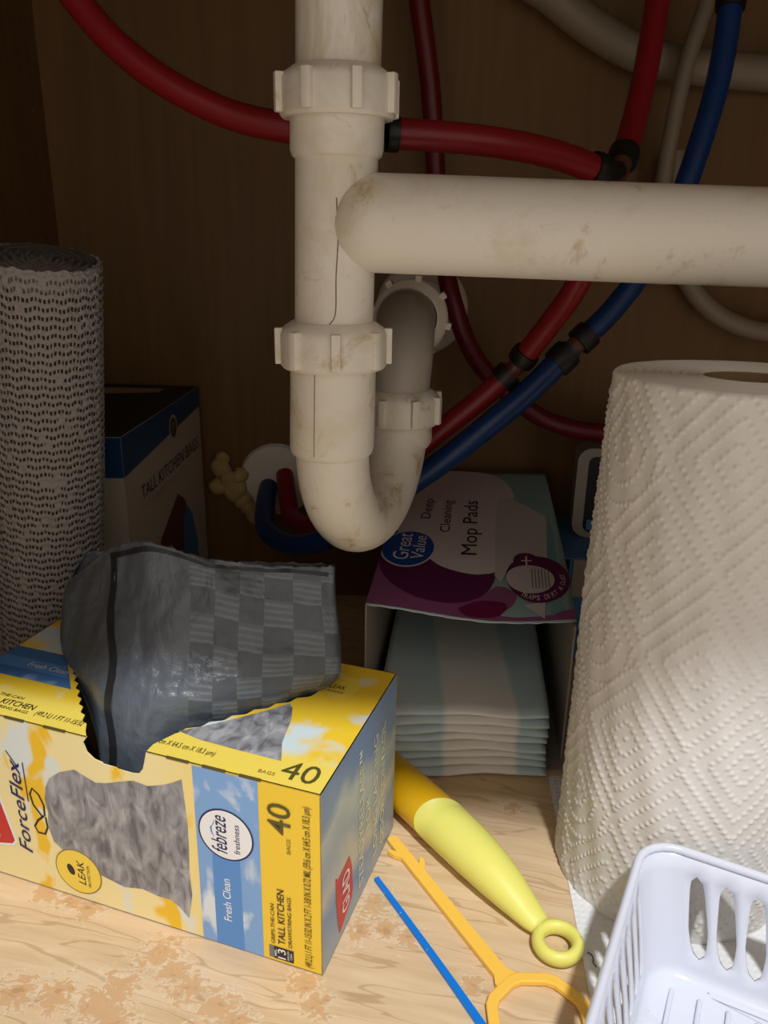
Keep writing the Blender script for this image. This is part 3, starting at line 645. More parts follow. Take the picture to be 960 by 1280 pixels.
# top face prints
def td(name, poly, lift, mat): return decal(name, poly, PTp, NTp, lift, mat, TPN)
def tt(s, mat, org, length, height, lift=.0004, shear=0.0, al=(1, 0), upv=(0, 1)): return text_decal('printed_lettering', s, PTp, NTp, lift, mat, TPN, org, al, upv, length, height, shear)
td('bag_picture', [(-.0838, .0195), (-.0700, .0168), (-.0500, .0160), (-.0264, .0155), (-.0320, .0280), (-.0335, .0345), (-.0360, .0470), (-.0400, .0570), (-.0430, .0600), (-.0520, .0495), (-.0660, .0350), (-.0760, .0255)], .00016, 'bag_picture')
tt('40', 'print_olive', (-.0232, .0045), .0180, .0125); tt('BAGS', 'print_olive_light', (-.0330, .0045), .0082, .0022)
tt('cm X 64.5 cm X 18.3 \u00b5m)', 'print_olive', (-.0875, .0065), .0300, .0048)
tt('(49.2 L) 1 FT 11-15/32', 'print_olive', (-.1590, .0050), .0285, .0048)
tt('TALL KITCHEN', 'print_black', (-.1960, .0088), .0335, .0042); tt('GRIPS-THE-CAN', 'print_olive', (-.1990, .0148), .0250, .0022); tt('DRAWSTRING BAGS', 'print_olive', (-.1950, .0052), .0320, .0022)
td('sky_stripe', [(-LB + .0006, .0320), (-.1575, .0320), (-.1835, .0600), (-LB + .0006, .0600)], .00012, 'sky_print_dark')
td('blue_band', [(-LB + .0006, .0400), (-.1660, .0400), (-.1750, .0500), (-LB + .0006, .0500)], .00022, 'sky_band')
tt('Fresh Clean', 'print_white', (-.1960, .0428), .0265, .0044)
td('leak_badge_rim', ell(-.0290, .0820, .0142, .0110, 32), .00020, 'print_olive_light') if False else None
td('leak_badge', ell(-.0225, .0835, .0085, .0120, 32), .00022, 'print_yellow'); tt('LEAK', 'print_black', (-.0298, .0812), .0090, .0040); tt('PROTECTION', 'print_black', (-.0296, .0775), .0090, .0018)
# side face prints (lettering reads upwards)
def sd(name, poly, lift, mat): return decal(name, poly, PS, NS, lift, mat, SPN)
def st(s, mat, org, length, height, lift=.0004, shear=0.0): return text_decal('printed_lettering', s, PS, NS, lift, mat, SPN, org, (0, 1), (-1, 0), length, height, shear, 0.01)
sd('brand_badge', [(.0165, .0440), (.0200, .0405), (.0350, .0420), (.0385, .0330), (.0400, .0175), (.0380, .0120), (.0215, .0045), (.0190, .0150), (.0170, .0300)], .00020, 'print_red')
st('GLAD', 'print_white', (.0345, .0125), .0245, .0098)
st('STEADYRELEASE\u2122', 'print_paleblue', (.0545, .0080), .0860, .0066); st('FOR', 'print_paleblue', (.0640, .0380), .0200, .0060)
st('LONG LASTING', 'print_paleblue', (.0760, .0100), .0780, .0062); st('ODOR CONTROL', 'print_paleblue', (.0880, .0080), .0800, .0062)

# ================================================================ grey trash bag pulled out of the carton
BAGCP = [[(-0.1702, 0.428, 0.1598), (-0.178, 0.418, 0.1479), (-0.1465, 0.396, 0.1753), (-0.1232, 0.382, 0.1859), (-0.0898, 0.378, 0.1784), (-0.0598, 0.382, 0.1733), (-0.0265, 0.388, 0.1709), (-0.0337, 0.404, 0.1652), (-0.0894, 0.414, 0.1622), (-0.1426, 0.426, 0.1611)],
         [(-0.1824, 0.424, 0.1369), (-0.1804, 0.412, 0.1391), (-0.146, 0.386, 0.1555), (-0.1201, 0.372, 0.164), (-0.0887, 0.369, 0.1637), (-0.0591, 0.374, 0.1574), (-0.0258, 0.383, 0.1514), (-0.0323, 0.4, 0.1453), (-0.0874, 0.41, 0.1419), (-0.1432, 0.422, 0.1402)],
         [(-0.1823, 0.411, 0.1114), (-0.1796, 0.4, 0.1144), (-0.1445, 0.37, 0.1346), (-0.1179, 0.358, 0.1417), (-0.0881, 0.356, 0.1411), (-0.0591, 0.363, 0.1346), (-0.0229, 0.376, 0.128), (-0.0297, 0.393, 0.1218), (-0.085, 0.403, 0.1177), (-0.1431, 0.413, 0.1111)],
         [(-0.1716, 0.393, 0.101), (-0.1664, 0.382, 0.1043), (-0.1418, 0.351, 0.1167), (-0.1148, 0.341, 0.1208), (-0.0871, 0.342, 0.1193), (-0.0592, 0.355, 0.1156), (-0.0244, 0.370, 0.1137), (-0.0303, 0.385, 0.1098), (-0.0845, 0.395, 0.1066), (-0.1408, 0.4, 0.1024)],
         [(-0.1584, 0.376, 0.0851), (-0.1535, 0.366, 0.0885), (-0.1426, 0.345, 0.0977), (-0.1153, 0.334, 0.0976), (-0.0888, 0.345, 0.0982), (-0.0603, 0.357, 0.096), (-0.0382, 0.372, 0.0996), (-0.0392, 0.38, 0.0891), (-0.084, 0.388, 0.0801), (-0.1373, 0.385, 0.081)],
         [(-0.1513, 0.366, 0.0657), (-0.1475, 0.356, 0.0707), (-0.1421, 0.343, 0.075), (-0.1159, 0.333, 0.0729), (-0.0915, 0.343, 0.0742), (-0.0639, 0.358, 0.0729), (-0.0424, 0.370, 0.0756), (-0.0425, 0.376, 0.0683), (-0.0835, 0.38, 0.0591), (-0.1361, 0.375, 0.0616)]]
CP = np.array(BAGCP)                      # rows top->bottom, columns round the folded bag
def cr(p0, p1, p2, p3, s): return 0.5 * (2 * p1 + (p2 - p0) * s + (2 * p0 - 5 * p1 + 4 * p2 - p3) * s * s + (3 * p1 - p0 - 3 * p2 + p3) * s ** 3)
def bag_pt(uu, v):                        # uu in 0..10 round (closed), v in 0..5 downwards
    i = int(math.floor(uu)); s = uu - i; nC = CP.shape[1]
    def colr(c):
        j = min(int(math.floor(v)), 4); t_ = v - j
        g = lambda q: CP[min(max(q, 0), 5), c % nC]
        return cr(g(j - 1), g(j), g(j + 1), g(j + 2), t_)
    # fairly tight folds: blend of straight and smooth
    a = cr(colr(i - 1), colr(i), colr(i + 1), colr(i + 2), s); b = colr(i) * (1 - s) + colr(i + 1) * s
    p = 0.6 * a + 0.4 * b
    un_ = uu * 0.9
    wr = 0.0030 * mnoise.noise(Vector((un_ * 1.6, v * 0.7, 1.3))) + 0.0016 * mnoise.noise(Vector((un_ * 4.5 + v * .8, v * 1.4, 7.1))) + 0.0007 * mnoise.noise(Vector((un_ * 10, v * 7, 3.7)))
    wr *= 1.0 if v > 0.25 else 0.4 + 2.4 * v
    wr *= 1.0 if v < 3 else 0.5
    return p + np.array([0.1, -1, 0.15]) * wr
BG = thing('trash_bag', 'crumpled grey plastic trash bag pulled out of the yellow carton', 'trash bag', (-0.10, 0.37, 0.07))
BO = np.array([-0.10, 0.37, 0.07])
nu, nv = 150, 84
VB = np.array([bag_pt(10.0 * i / nu, 5.0 * j / (nv - 1)) for j in range(nv) for i in range(nu)]) - BO
# slightly ragged top hem
for i in range(nu): VB[i, 2] += 0.0006 * math.sin(i * 2.7) + 0.0004 * math.sin(i * 5.1)
bag = grid_np('film', VB, nu, nv, 'bag_film', BG)
uvl = bag.data.uv_layers.new(name='UVMap'); li = np.zeros(len(bag.data.loops), np.int32); bag.data.loops.foreach_get('vertex_index', li)
uvv = np.stack([(li % nu) / nu * (10 / 6.0) - (2 / 6.0), 1 - (li // nu) / (nv - 1)], -1)   # 0..1 runs over the broad front sheet and beyond
uvv[:, 0] = (li % nu) / nu * 10 / 7.0
uvl.data.foreach_set('uv', uvv.astype(np.float32).ravel())
md = bag.modifiers.new('film_thickness', 'SOLIDIFY'); md.thickness = 0.00025
def bag_strip(name, pts, wd, lift=0.0008):
    V = []; Fc = []
    for (uu, v, du, dv_) in pts:
        for sgn in (-1, 1):
            p = bag_pt(uu + du * sgn * wd, max(0.0, v + dv_ * sgn * wd)); e1 = bag_pt(uu + .05, v) - bag_pt(uu - .05, v); e2 = bag_pt(uu, min(v + .05, 5)) - bag_pt(uu, max(v - .05, 0)); nn = np.cross(e2, e1); nn /= np.linalg.norm(nn)
            if nn[1] > 0: nn = -nn
            V.append(p + nn * lift - BO)
    for i in range(len(pts) - 1): Fc.append((2 * i, 2 * i + 1, 2 * i + 3, 2 * i + 2))
    return mk(name, V, Fc, 'drawstring', BG, True)
bag_strip('drawstring', [(2.05 + k * 0.06, 0.24 + 0.05 * math.sin(k * .21), 0, 1) for k in range(65)], 0.065)
bag_strip('drawstring', [(2.12 + 0.05 * math.sin(k * .25) + .003 * k, 0.20 + k * 0.07, 1, 0) for k in range(66)], 0.085)

# ================================================================ mop pad box with its pads
MPt = {'A': Vector((-0.0105, 0.452, 0.1178)), 'B': Vector((0.1235, 0.455, 0.1120)), 'C': Vector((0.0200, 0.692, 0.1330)), 'D': Vector((0.1445, 0.692, 0.1345))}
MB = thing('mop_pad_box', 'torn open purple and teal carton of mop pads on the cabinet floor', 'box', (0.066, 0.57, 0.0))
MO = Vector((0.066, 0.57, 0.0))
def MPp(a, b):
    p = (MPt['A'] * (1 - a) + MPt['B'] * a) * (1 - b) + (MPt['C'] * (1 - a) + MPt['D'] * a) * b
    p = p - MO; sag = 0.010 * max(0, 1 - b / 0.35) ** 2 * (math.sin(PI * min(max(a, 0), 1)) * 0.55 + max(0, a - .15) * 0.62)
    return Vector((p.x, p.y + 0.0015 * math.sin(7 * a) * max(0, 1 - b / .2), p.z - sag))
MN = Vector((0, -0.07, 1)).normalized()
na, nb = 26, 26
Vt = [MPp(i / na, j / nb) + (Vector((0, random.uniform(-.0008, .0008), 0)) if j == 0 else Vector()) for j in range(nb + 1) for i in range(na + 1)]
Ft = [(j * (na + 1) + i, j * (na + 1) + i + 1, (j + 1) * (na + 1) + i + 1, (j + 1) * (na + 1) + i) for j in range(nb) for i in range(na)]
o = MTOP = mk('top_panel', Vt, Ft, 'mop_teal', MB, True); md = o.modifiers.new('card', 'SOLIDIFY'); md.thickness = 0.0007; md.offset = -1; o.data.materials.append(MT['mop_white']); md.material_offset_rim = 1
def wallq(name, p, q, zt0, zt1, mat='mop_card'):
    d = Vector((q[0] - p[0], q[1] - p[1], 0)); nn = Vector((-d.y, d.x, 0)).normalized() * 0.0006
    P4 = [Vector((*p, .0006)), Vector((*q, .0006)), Vector((*q, zt1)), Vector((*p, zt0))]; V = [v - nn - MO for v in P4] + [v + nn - MO for v in P4]
    return mk(name, V, [(0, 1, 2, 3), (7, 6, 5, 4), (0, 4, 5, 1), (1, 5, 6, 2), (2, 6, 7, 3), (3, 7, 4, 0)], mat, MB)
wallq('side_panel', (-.0103, .4535), (.0202, .6915), .1165, .1318); wallq('side_panel', (.1233, .4565), (.1443, .6915), .1020, .1333); wallq('back_panel', (.0202, .6915), (.1443, .6915), .1318, .1333)
mk_bm('bottom_panel', poly_bm([(-.0100, .446), (.1235, .446), (.1443, .6915), (.0202, .6915)], lambda a, b: Vector((a, b, .0011)) - MO, .0009, (0, 0, 1)), 'mop_card', MB)
def clamp01(l): return [(min(max(a, .0), 1.), min(max(b, .004), 1.)) for a, b in l]
def dense(poly, n=6):
    out = []
    for i in range(len(poly)):
        p = poly[i]; q = poly[(i + 1) % len(poly)]
        out += [(p[0] + (q[0] - p[0]) * k / n, p[1] + (q[1] - p[1]) * k / n) for k in range(n)]
    return out
def inpoly(x, y, P):
    r = False; j = len(P) - 1
    for i in range(len(P)):
        if (P[i][1] > y) != (P[j][1] > y) and x < (P[j][0] - P[i][0]) * (y - P[i][1]) / (P[j][1] - P[i][1]) + P[i][0]: r = not r
        j = i
    return r
def smooth2(l, n=5): return [tuple(p[:2]) for p in smooth_path([(a, b, 0) for a, b in l] + [(*l[0], 0)], n)[:-1]]
def mdcl(name, poly, lift, mat):
    """print that follows the bent top card: a fine grid clipped to the outline"""
    poly = clamp01(poly); bm = bmesh.new(); f = bm.faces.new([bm.verts.new((a, b, 0)) for a, b in poly])
    for k in range(1, 12):
        bmesh.ops.bisect_plane(bm, geom=bm.verts[:] + bm.edges[:] + bm.faces[:], plane_co=(k / 12, 0, 0), plane_no=(1, 0, 0))
    for b_ in (.03, .06, .1, .14, .18, .23, .28, .34):
        bmesh.ops.bisect_plane(bm, geom=bm.verts[:] + bm.edges[:] + bm.faces[:], plane_co=(0, b_, 0), plane_no=(0, 1, 0))
    bmesh.ops.triangulate(bm, faces=bm.faces[:])
    for v in bm.verts: v.co = MPp(v.co.x, v.co.y) + MN * lift
    me = bpy.data.meshes.new(name); bm.to_mesh(me); bm.free(); me.materials.append(MT[mat])
    o = bpy.data.objects.new(name, me); COL.objects.link(o); o.parent = MTOP; return o
mdcl('purple_print', smooth2([(0, .30), (0, .004), (.195, .004), (.495, .004), (.637, .004), (.60, .02), (.689, .059), (.717, .112), (.626, .148), (.508, .081), (.379, .10), (.169, .16)], 3), .0003, 'mop_purple')
mdcl('dark_purple_print', smooth2([(0, .64), (0, .45), (0, .25), (.06, .15), (.14, .095), (.242, .062), (.379, .054), (.508, .081), (.586, .132), (.619, .235), (.472, .25), (.324, .26), (.083, .40)], 3), .0005, 'mop_dark_purple')
mdcl('purple_print', [(0, .004), (.2, .004), (.4, .004), (.6, .004), (.8, .004), (1., .004), (1., .05), (.85, .022), (.7, .018), (.55, .03), (.4, .02), (.2, .03), (0, .03)], .0006, 'mop_purple')
mdcl('crescent_print', smooth2([(.433, .038), (.535, .076), (.664, .07), (.638, .025), (.564, .010), (.464, .012)], 4), .0008, 'mop_crescent')
mdcl('white_print', smooth2([(.02, .481), (.0, .60), (.028, .739), (.12, .90), (.238, .985), (.445, .99), (.647, .94), (.755, .776), (.68, .60), (.66, .422), (.63, .235), (.56, .200), (.472, .198), (.353, .223), (.271, .268), (.12, .40)], 4), .0009, 'mop_white')
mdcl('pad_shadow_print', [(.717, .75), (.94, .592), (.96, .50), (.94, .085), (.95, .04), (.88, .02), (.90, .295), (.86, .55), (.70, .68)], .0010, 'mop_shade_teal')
mdcl('pad_print', [(.645, .724), (.717, .75), (.94, .592), (.897, .295), (.712, .271), (.64, .162), (.612, .19), (.62, .45)], .0011, 'mop_padprint')
mdcl('pad_print', [(.752, .063), (.86, .081), (.848, .008)], .0011, 'mop_padprint')
mdcl('ring_print', ell(.835, .19, .165, .118, 40), .0013, 'mop_dark_purple'); mdcl('ring_center_print', ell(.795, .182, .125, .070, 40), .0015, 'mop_padprint')
for k in range(6): mdcl('mesh_line_print', [(.80 + k * .017, .135), (.806 + k * .017, .135), (.810 + k * .017, .232), (.804 + k * .017, .232)], .0016, 'print_grey')
mdcl('plus_badge', ell(.783, .277, .070, .048, 30), .0015, 'mop_dark_purple')
mdcl('plus_mark', [(.755, .272), (.811, .274), (.811, .281), (.755, .279)], .0017, 'mop_white'); mdcl('plus_mark', [(.777, .250), (.787, .250), (.790, .304), (.780, .304)], .0017, 'mop_white')
mdcl('logo_rim', ell(.139, .334, .150, .122, 40), .0012, 'mop_white'); mdcl('logo_disc', ell(.139, .334, .141, .114, 40), .0014, 'logo_blue')
def mt(s, mat, org, length, height, lift=.0014, shear=0.0, al=(0, 1), upv=(-1, 0)): return text_decal('printed_lettering', s, MPp, MN, lift, mat, MTOP, org, al, upv, length, height, shear, 0.0)
mt('Mop Pads', 'print_black', (.545, .302), .405, .115); mt('Deep', 'mop_dark_purple', (.250, .552), .165, .078); mt('Cleaning', 'mop_dark_purple', (.375, .452), .255, .078)
mt('Great', 'print_white', (.150, .255), .175, .085, .0017, .15); mt('Value', 'print_white', (.232, .265), .150, .070, .0017, .15)
for k, ch in enumerate('TRAPS DIRT & DUST'):        # lettering along the ring's lower arc
    if ch == ' ': continue
    q = math.radians(232 + k * 8.4); cx_, cy_ = .835 + .148 * math.cos(q), .19 + .100 * math.sin(q)
    mt(ch, 'mop_white', (cx_ - .008, cy_ - .008), .005 if ch == 'I' else .017, .022, .0016, 0, (-math.sin(q), math.cos(q)), (-math.cos(q), -math.sin(q)))
# pads: a stack of folded-looking cloths sticking out of the torn front
for k in range(8):
    z0 = 0.0014 + 0.0058 * k; nx, ny = 30, 20; Vp = []
    jx = random.uniform(-.001, .001); jf = random.uniform(-.0015, .0015) - (0.0006 * (7 - k))
    thk = 0.0056
    o_ = (0.066 + jx, 0.57, 0)
    def padz(x, y, top):
        wv = (0.0013 * math.sin(62 * x + k * .30) + 0.0005 * math.sin(130 * x + k * 1.9)) * math.exp(-(y - .44) / .05)
        edge = min(1.0, max(0.0, (y - (.441 + jf)) / .006)); ed2 = min(1, max(0, (.056 - abs(x)) / .006))
        full = thk * (0.16 + 0.84 * math.sqrt(edge * min(1, ed2 + .2)))
        mid = z0 + thk * .42 + wv
        return max(mid + (full * .55 if top else -full * .45), .00135 + 0.0001)
    xs = np.linspace(-.056, .056, nx); ys = [.441 + jf, .4418 + jf, .4430 + jf, .4446 + jf, .447 + jf, .451] + list(np.linspace(.46, .655, ny - 6))
    for top in (1, 0):
        for y in ys:
            for x in xs:
                xx = x + (y - .57) * 0.10
                Vp.append((xx, y - .57, padz(x, y, top)))
    Fp = []; S = nx * ny
    for j in range(ny - 1):
        for i in range(nx - 1):
            a_ = j * nx + i; Fp.append((a_, a_ + 1, a_ + nx + 1, a_ + nx)); Fp.append((S + a_, S + a_ + nx, S + a_ + nx + 1, S + a_ + 1))
    for i in range(nx - 1): Fp.append((i, S + i, S + i + 1, i + 1)); b_ = (ny - 1) * nx + i; Fp.append((b_, b_ + 1, S + b_ + 1, S + b_))
    for j in range(ny - 1): a_ = j * nx; Fp.append((a_, a_ + nx, S + a_ + nx, S + a_)); a_ = j * nx + nx - 1; Fp.append((a_, S + a_, S + a_ + nx, a_ + nx))
    po = mk('mop_pad', Vp, Fp, 'mop_pad', None, True); po.location = o_
    if k == 7: tag(po, 'topmost teal and white striped mop pad in the purple carton', 'mop pad', 'mop pads in the carton')
    elif k == 0: tag(po, 'bottom teal and white mop pad of the stack, on the carton floor', 'mop pad', 'mop pads in the carton')
    else: tag(po, ['second', 'third', 'fourth', 'fifth', 'sixth', 'seventh'][6 - k] + ' mop pad from the top of the stack in the purple carton', 'mop pad', 'mop pads in the carton')

# ================================================================ packages half hidden behind the towel roll
PK = thing('scrubber_pack', 'black package with an off-white rim behind the towel roll', 'package', (0.195, 0.645, 0.094)); PK.rotation_euler = (0, 0, math.radians(-8))
def rrect(w_, h_, r, n=6):
    out = []
    for cx, cz, q0 in ((w_ / 2 - r, h_ - r, 0), (-w_ / 2 + r, h_ - r, 90), (-w_ / 2 + r, r, 180), (w_ / 2 - r, r, 270)):
        for k in range(n + 1): q = math.radians(q0 + 90 * k / n); out.append((cx + r * math.cos(q), cz + r * math.sin(q)))
    return out
mk_bm('rim', poly_bm(rrect(.068, .078, .012), lambda a, b: Vector((a, -.012, b)), .03, (0, -1, 0)), 'pack_white', PK)
mk_bm('black_front', poly_bm(rrect(.054, .066, .006), lambda a, b: Vector((a + .002, -.0125, b + .005)), .004, (0, -1, 0)), 'pack_black', PK)
mk_bm('label_strip', poly_bm([(-.024, .007), (.026, .007), (.026, .016), (-.024, .016)], lambda a, b: Vector((a + .002, -.0128, b)), .002, (0, -1, 0)), 'pack_blue', PK)
PB = thing('blue_box', 'small blue carton with a white label under the black package', 'box', (0.195, 0.635, 0.0)); PB.rotation_euler = (0, 0, math.radians(-8))
mk_bm('body', box_bm(-.045, .045, -.05, .05, 0.0, .0935, .001), 'pack_blue', PB)
mk_bm('white_label', box_bm(-.036, -.020, -.051, -.0495, .060, .0925), 'pack_white', PB); mk_bm('black_stripe', box_bm(-.0445, -.0390, -.051, -.0495, .055, .0925), 'pack_black', PB)

# ================================================================ paper sheet on the floor
SH = thing('paper_sheet', 'flat white quilted paper sheet on the floor under the towel roll and basket', 'paper', (0.10, 0.27, 0))
nx, ny = 40, 34; V = []
for j in range(ny):
    for i in range(nx):
        a_, b_ = i / (nx - 1), j / (ny - 1); x = 0.0968 + 0.0105 * b_ * 1.4 + a_ * 0.26; y = 0.215 + b_ * 0.225
        V.append(Vector((x - .10, y - .27, 0.0006)))
for nm_, dz in (('sheet', 0),):
    V2 = V + [v - Vector((0, 0, .0005)) for v in V]; S = nx * ny; Fp = []
    for j in range(ny - 1):
        for i in range(nx - 1): a_ = j * nx + i; Fp.append((a_, a_ + 1, a_ + nx + 1, a_ + nx)); Fp.append((S + a_, S + a_ + nx, S + a_ + nx + 1, S + a_ + 1))
    for i in range(nx - 1): Fp.append((i, S + i, S + i + 1, i + 1)); b_ = (ny - 1) * nx + i; Fp.append((b_, b_ + 1, S + b_ + 1, S + b_))
    for j in range(ny - 1): a_ = j * nx; Fp.append((a_, a_ + nx, S + a_ + nx, S + a_)); a_ = j * nx + nx - 1; Fp.append((a_, S + a_, S + a_ + nx, a_ + nx))
    mk('sheet', V2, Fp, 'paper_sheet', SH)
hp = [(.1055, .3030, .0010), (.1068, .3010, .0016), (.1074, .2990, .0010), (.1068, .2970, .0012), (.1078, .2945, .0010)]
tag(tube('hair_strand', smooth_path(hp, 5), 0.00028, 'print_black', None, 5), 'tiny dark curled strand lying on the white paper sheet', 'hair')

# ================================================================ paper towel roll
RT, HT, TX, TY = 0.0620, 0.2775, 0.1655, 0.3700
TW = thing('paper_towel_roll', 'white paper towel roll embossed with dotted diamonds, standing upright', 'paper towels', (TX, TY, 0.0008))
res = 0.00072; nu = int(2 * PI * RT / res); nv = int(HT / res)
Hh = np.zeros((nv, nu)); circ = 2 * PI * RT
PU = circ / 7; PV = 0.0470; cents = []
for j in range(-1, 13):
    for i in range(7): cents.append(((i + 0.5 * (j % 2) + .28) * PU, j * PV + 0.012, (i * 7 + j * 3) % 3))
C_ = np.array([(c[0], c[1]) for c in cents]); dots = []
for (cu_, cv_, kind) in cents:
    dots.append((cu_, cv_))
    for k in range(1, 7):
        a_ = 0.0082 * k; b_ = 0.0101 * k
        n_ = max(4, int(round(4 * math.hypot(a_, b_) / 0.0036)))
        for m in range(n_):
            tq = 4 * m / n_; s_i = int(tq); f_ = tq - s_i
            crn = [(a_, 0), (0, b_), (-a_, 0), (0, -b_)]; p = crn[s_i]; q2 = crn[(s_i + 1) % 4]
            du, dv_ = p[0] + (q2[0] - p[0]) * f_, p[1] + (q2[1] - p[1]) * f_
            if kind == 0 and dv_ < 0: al_ = math.atan2(dv_ / b_, du / a_); du, dv_ = a_ * math.cos(al_) * .95, b_ * math.sin(al_) * .95
            x_, y_ = cu_ + du, cv_ + dv_
            dd = np.abs((C_[:, 0] - x_ + circ / 2) % circ - circ / 2) / 0.0082 + np.abs(C_[:, 1] - y_) / 0.0101
            own_ = abs(du) / 0.0082 + abs(dv_) / 0.0101
            if own_ <= dd.min() + 0.25 and 0.002 < y_ < HT - 0.002: dots.append((x_, y_))
sg = 0.00070
for (x_, y_) in dots:
    ci = x_ / res; cj = y_ / res; i0 = int(ci) - 4; j0 = int(cj) - 4
    for j in range(max(j0, 0), min(j0 + 9, nv)):
        ii = np.arange(i0, i0 + 9); d2 = ((ii - ci) * res) ** 2 + ((j - cj) * res) ** 2
        np.maximum.at(Hh[j], ii % nu, np.exp(-d2 / (2 * sg * sg)))
UU, ZZ = np.meshgrid(np.arange(nu) / nu, np.linspace(0, HT, nv))
quilt = 0.0005 * np.sin(2 * PI * UU * 10) * np.sin(PI * ZZ / PV) + 0.0007 * np.sin(2 * PI * UU * 3 + 2) * np.sin(ZZ * 22 + 1) + 0.0003 * np.sin(2 * PI * UU * 23 + ZZ * 90)
edge = 0.0012 * np.clip((ZZ - (HT - 0.0016)) / 0.0016, 0, 1) ** 2
flare = 0.0012 * np.clip((0.03 - ZZ) / 0.03, 0, 1) ** 2 * np.sin(2 * PI * UU * 2 + 1)
rr = RT + quilt + 0.00085 * Hh - edge + flare
q = 2 * PI * UU
VT = np.stack([rr * np.cos(q), rr * np.sin(q), ZZ], -1).reshape(-1, 3)
VT[:, 2] *= 1 - 0.036 * VT[:, 1] / HT; VT[:, 0] += 0.012 * VT[:, 2]     # the roll leans a touch and its top is wound askew
grid_np('outer_sheet', VT, nu, nv, 'paper_towel', TW)
pr = [(RT - 0.0012, HT - 0.0002)]
for k in range(26): r1 = RT - 0.0020 - k * (RT - 0.0020 - 0.0215) / 26; pr += [(r1, HT - 0.0005 + 0.0004 * math.sin(k * 2.3)), (r1 - 0.0008, HT - 0.0011)]
pr += [(0.0214, HT - 0.0006), (0.0214, 0.0)]
towel_in = [lathe_ob('wound_layers', pr, 'towel_edge', TW, 96)]
towel_in.append(lathe_ob('cardboard_core', [(0.0213, HT - 0.001), (0.0213, HT - 0.0022), (0.0203, HT - 0.0022), (0.0203, 0.0005), (0.0213, 0.0005)], 'cardboard', TW, 64))
for o_ in towel_in:
    for v in o_.data.vertices: v.co.z *= 1 - 0.036 * v.co.y / HT; v.co.x += 0.012 * v.co.z

# ================================================================ white slotted basket
BXA = math.radians(-27.0); BHX, BHY, BH = 0.112, 0.090, 0.0640
ca, sa = math.cos(BXA), math.sin(BXA); cnr = Vector((0.1285, 0.3115, 0))
bxv = Vector((ca, sa, 0)); byv = Vector((-sa, ca, 0))
BC = cnr + bxv * BHX - byv * BHY; BC.z = 0.0007
BK = thing('plastic_basket', 'white plastic storage basket with long tapered slots in its sides', 'basket', BC, BXA)
def ins(h): return 0.0125 * (1 - h / BH)
CRN = 0.017
def wall_pt(side, a, h):
    """a in 0..1 along the straight part of a side, h = height"""
    i_ = ins(h); hx, hy = BHX - i_, BHY - i_; r = CRN
    if side == 0: return Vector((-hx + r + a * (2 * hx - 2 * r), hy, h))
    if side == 1: return Vector((hx, hy - r - a * (2 * hy - 2 * r), h))
    if side == 2: return Vector((hx - r - a * (2 * hx - 2 * r), -hy, h))
    return Vector((-hx, -hy + r + a * (2 * hy - 2 * r), h))
def corner_pt(c, q, h):
    i_ = ins(h); hx, hy = BHX - i_, BHY - i_; r = CRN
    cx, cy, s0 = [(hx - r, hy - r, 90), (hx - r, -hy + r, 0), (-hx + r, -hy + r, -90), (-hx + r, hy - r, 180)][c]
    an = math.radians(s0 - 90 * q); return Vector((cx + r * math.cos(an), cy + r * math.sin(an), h))
bm = bmesh.new()
def quad(*ps): bm.faces.new([bm.verts.new(p) for p in ps])
H0, H1s, H2s = 0.0090, 0.0135, 0.0540; NL = 16
ncell = [14, 11, 14, 11]
for sd_ in range(4):
    n_ = ncell[sd_]
    for c in range(n_):
        a0, a1 = c / n_, (c + 1) / n_; am = (a0 + a1) / 2
        for lo_, hi_ in ((H0, H1s), (H2s, BH)):
            quad(wall_pt(sd_, a0, lo_), wall_pt(sd_, am, lo_), wall_pt(sd_, am, hi_), wall_pt(sd_, a0, hi_)); quad(wall_pt(sd_, am, lo_), wall_pt(sd_, a1, lo_), wall_pt(sd_, a1, hi_), wall_pt(sd_, am, hi_))
        def hw(t_): return (a1 - a0) * 0.36 * (max(0.0, 1 - abs(2 * t_ - 1) ** 7) ** 0.5) * (0.62 + 0.55 * (1 - t_) if t_ > .35 else 0.98 - 0.9 * (.35 - t_))
        for k in range(NL):
            t0, t1 = k / NL, (k + 1) / NL; z0 = H1s + (H2s - H1s) * t0; z1 = H1s + (H2s - H1s) * t1
            w0, w1_ = hw(t0), hw(t1)
            for sg_ in (-1, 1):
                ae = a0 if sg_ < 0 else a1
                P_ = [wall_pt(sd_, ae, z0), wall_pt(sd_, am + sg_ * w0, z0), wall_pt(sd_, am + sg_ * w1_, z1), wall_pt(sd_, ae, z1)]
                quad(*P_) if sg_ < 0 else quad(*P_[::-1])
    lv = [H0, H1s] + [H1s + (H2s - H1s) * (k + 1) / NL for k in range(NL)] + [BH]
    for k in range(6):
        for l0, l1 in zip(lv, lv[1:]): quad(corner_pt(sd_, k / 6, l0), corner_pt(sd_, (k + 1) / 6, l0), corner_pt(sd_, (k + 1) / 6, l1), corner_pt(sd_, k / 6, l1))
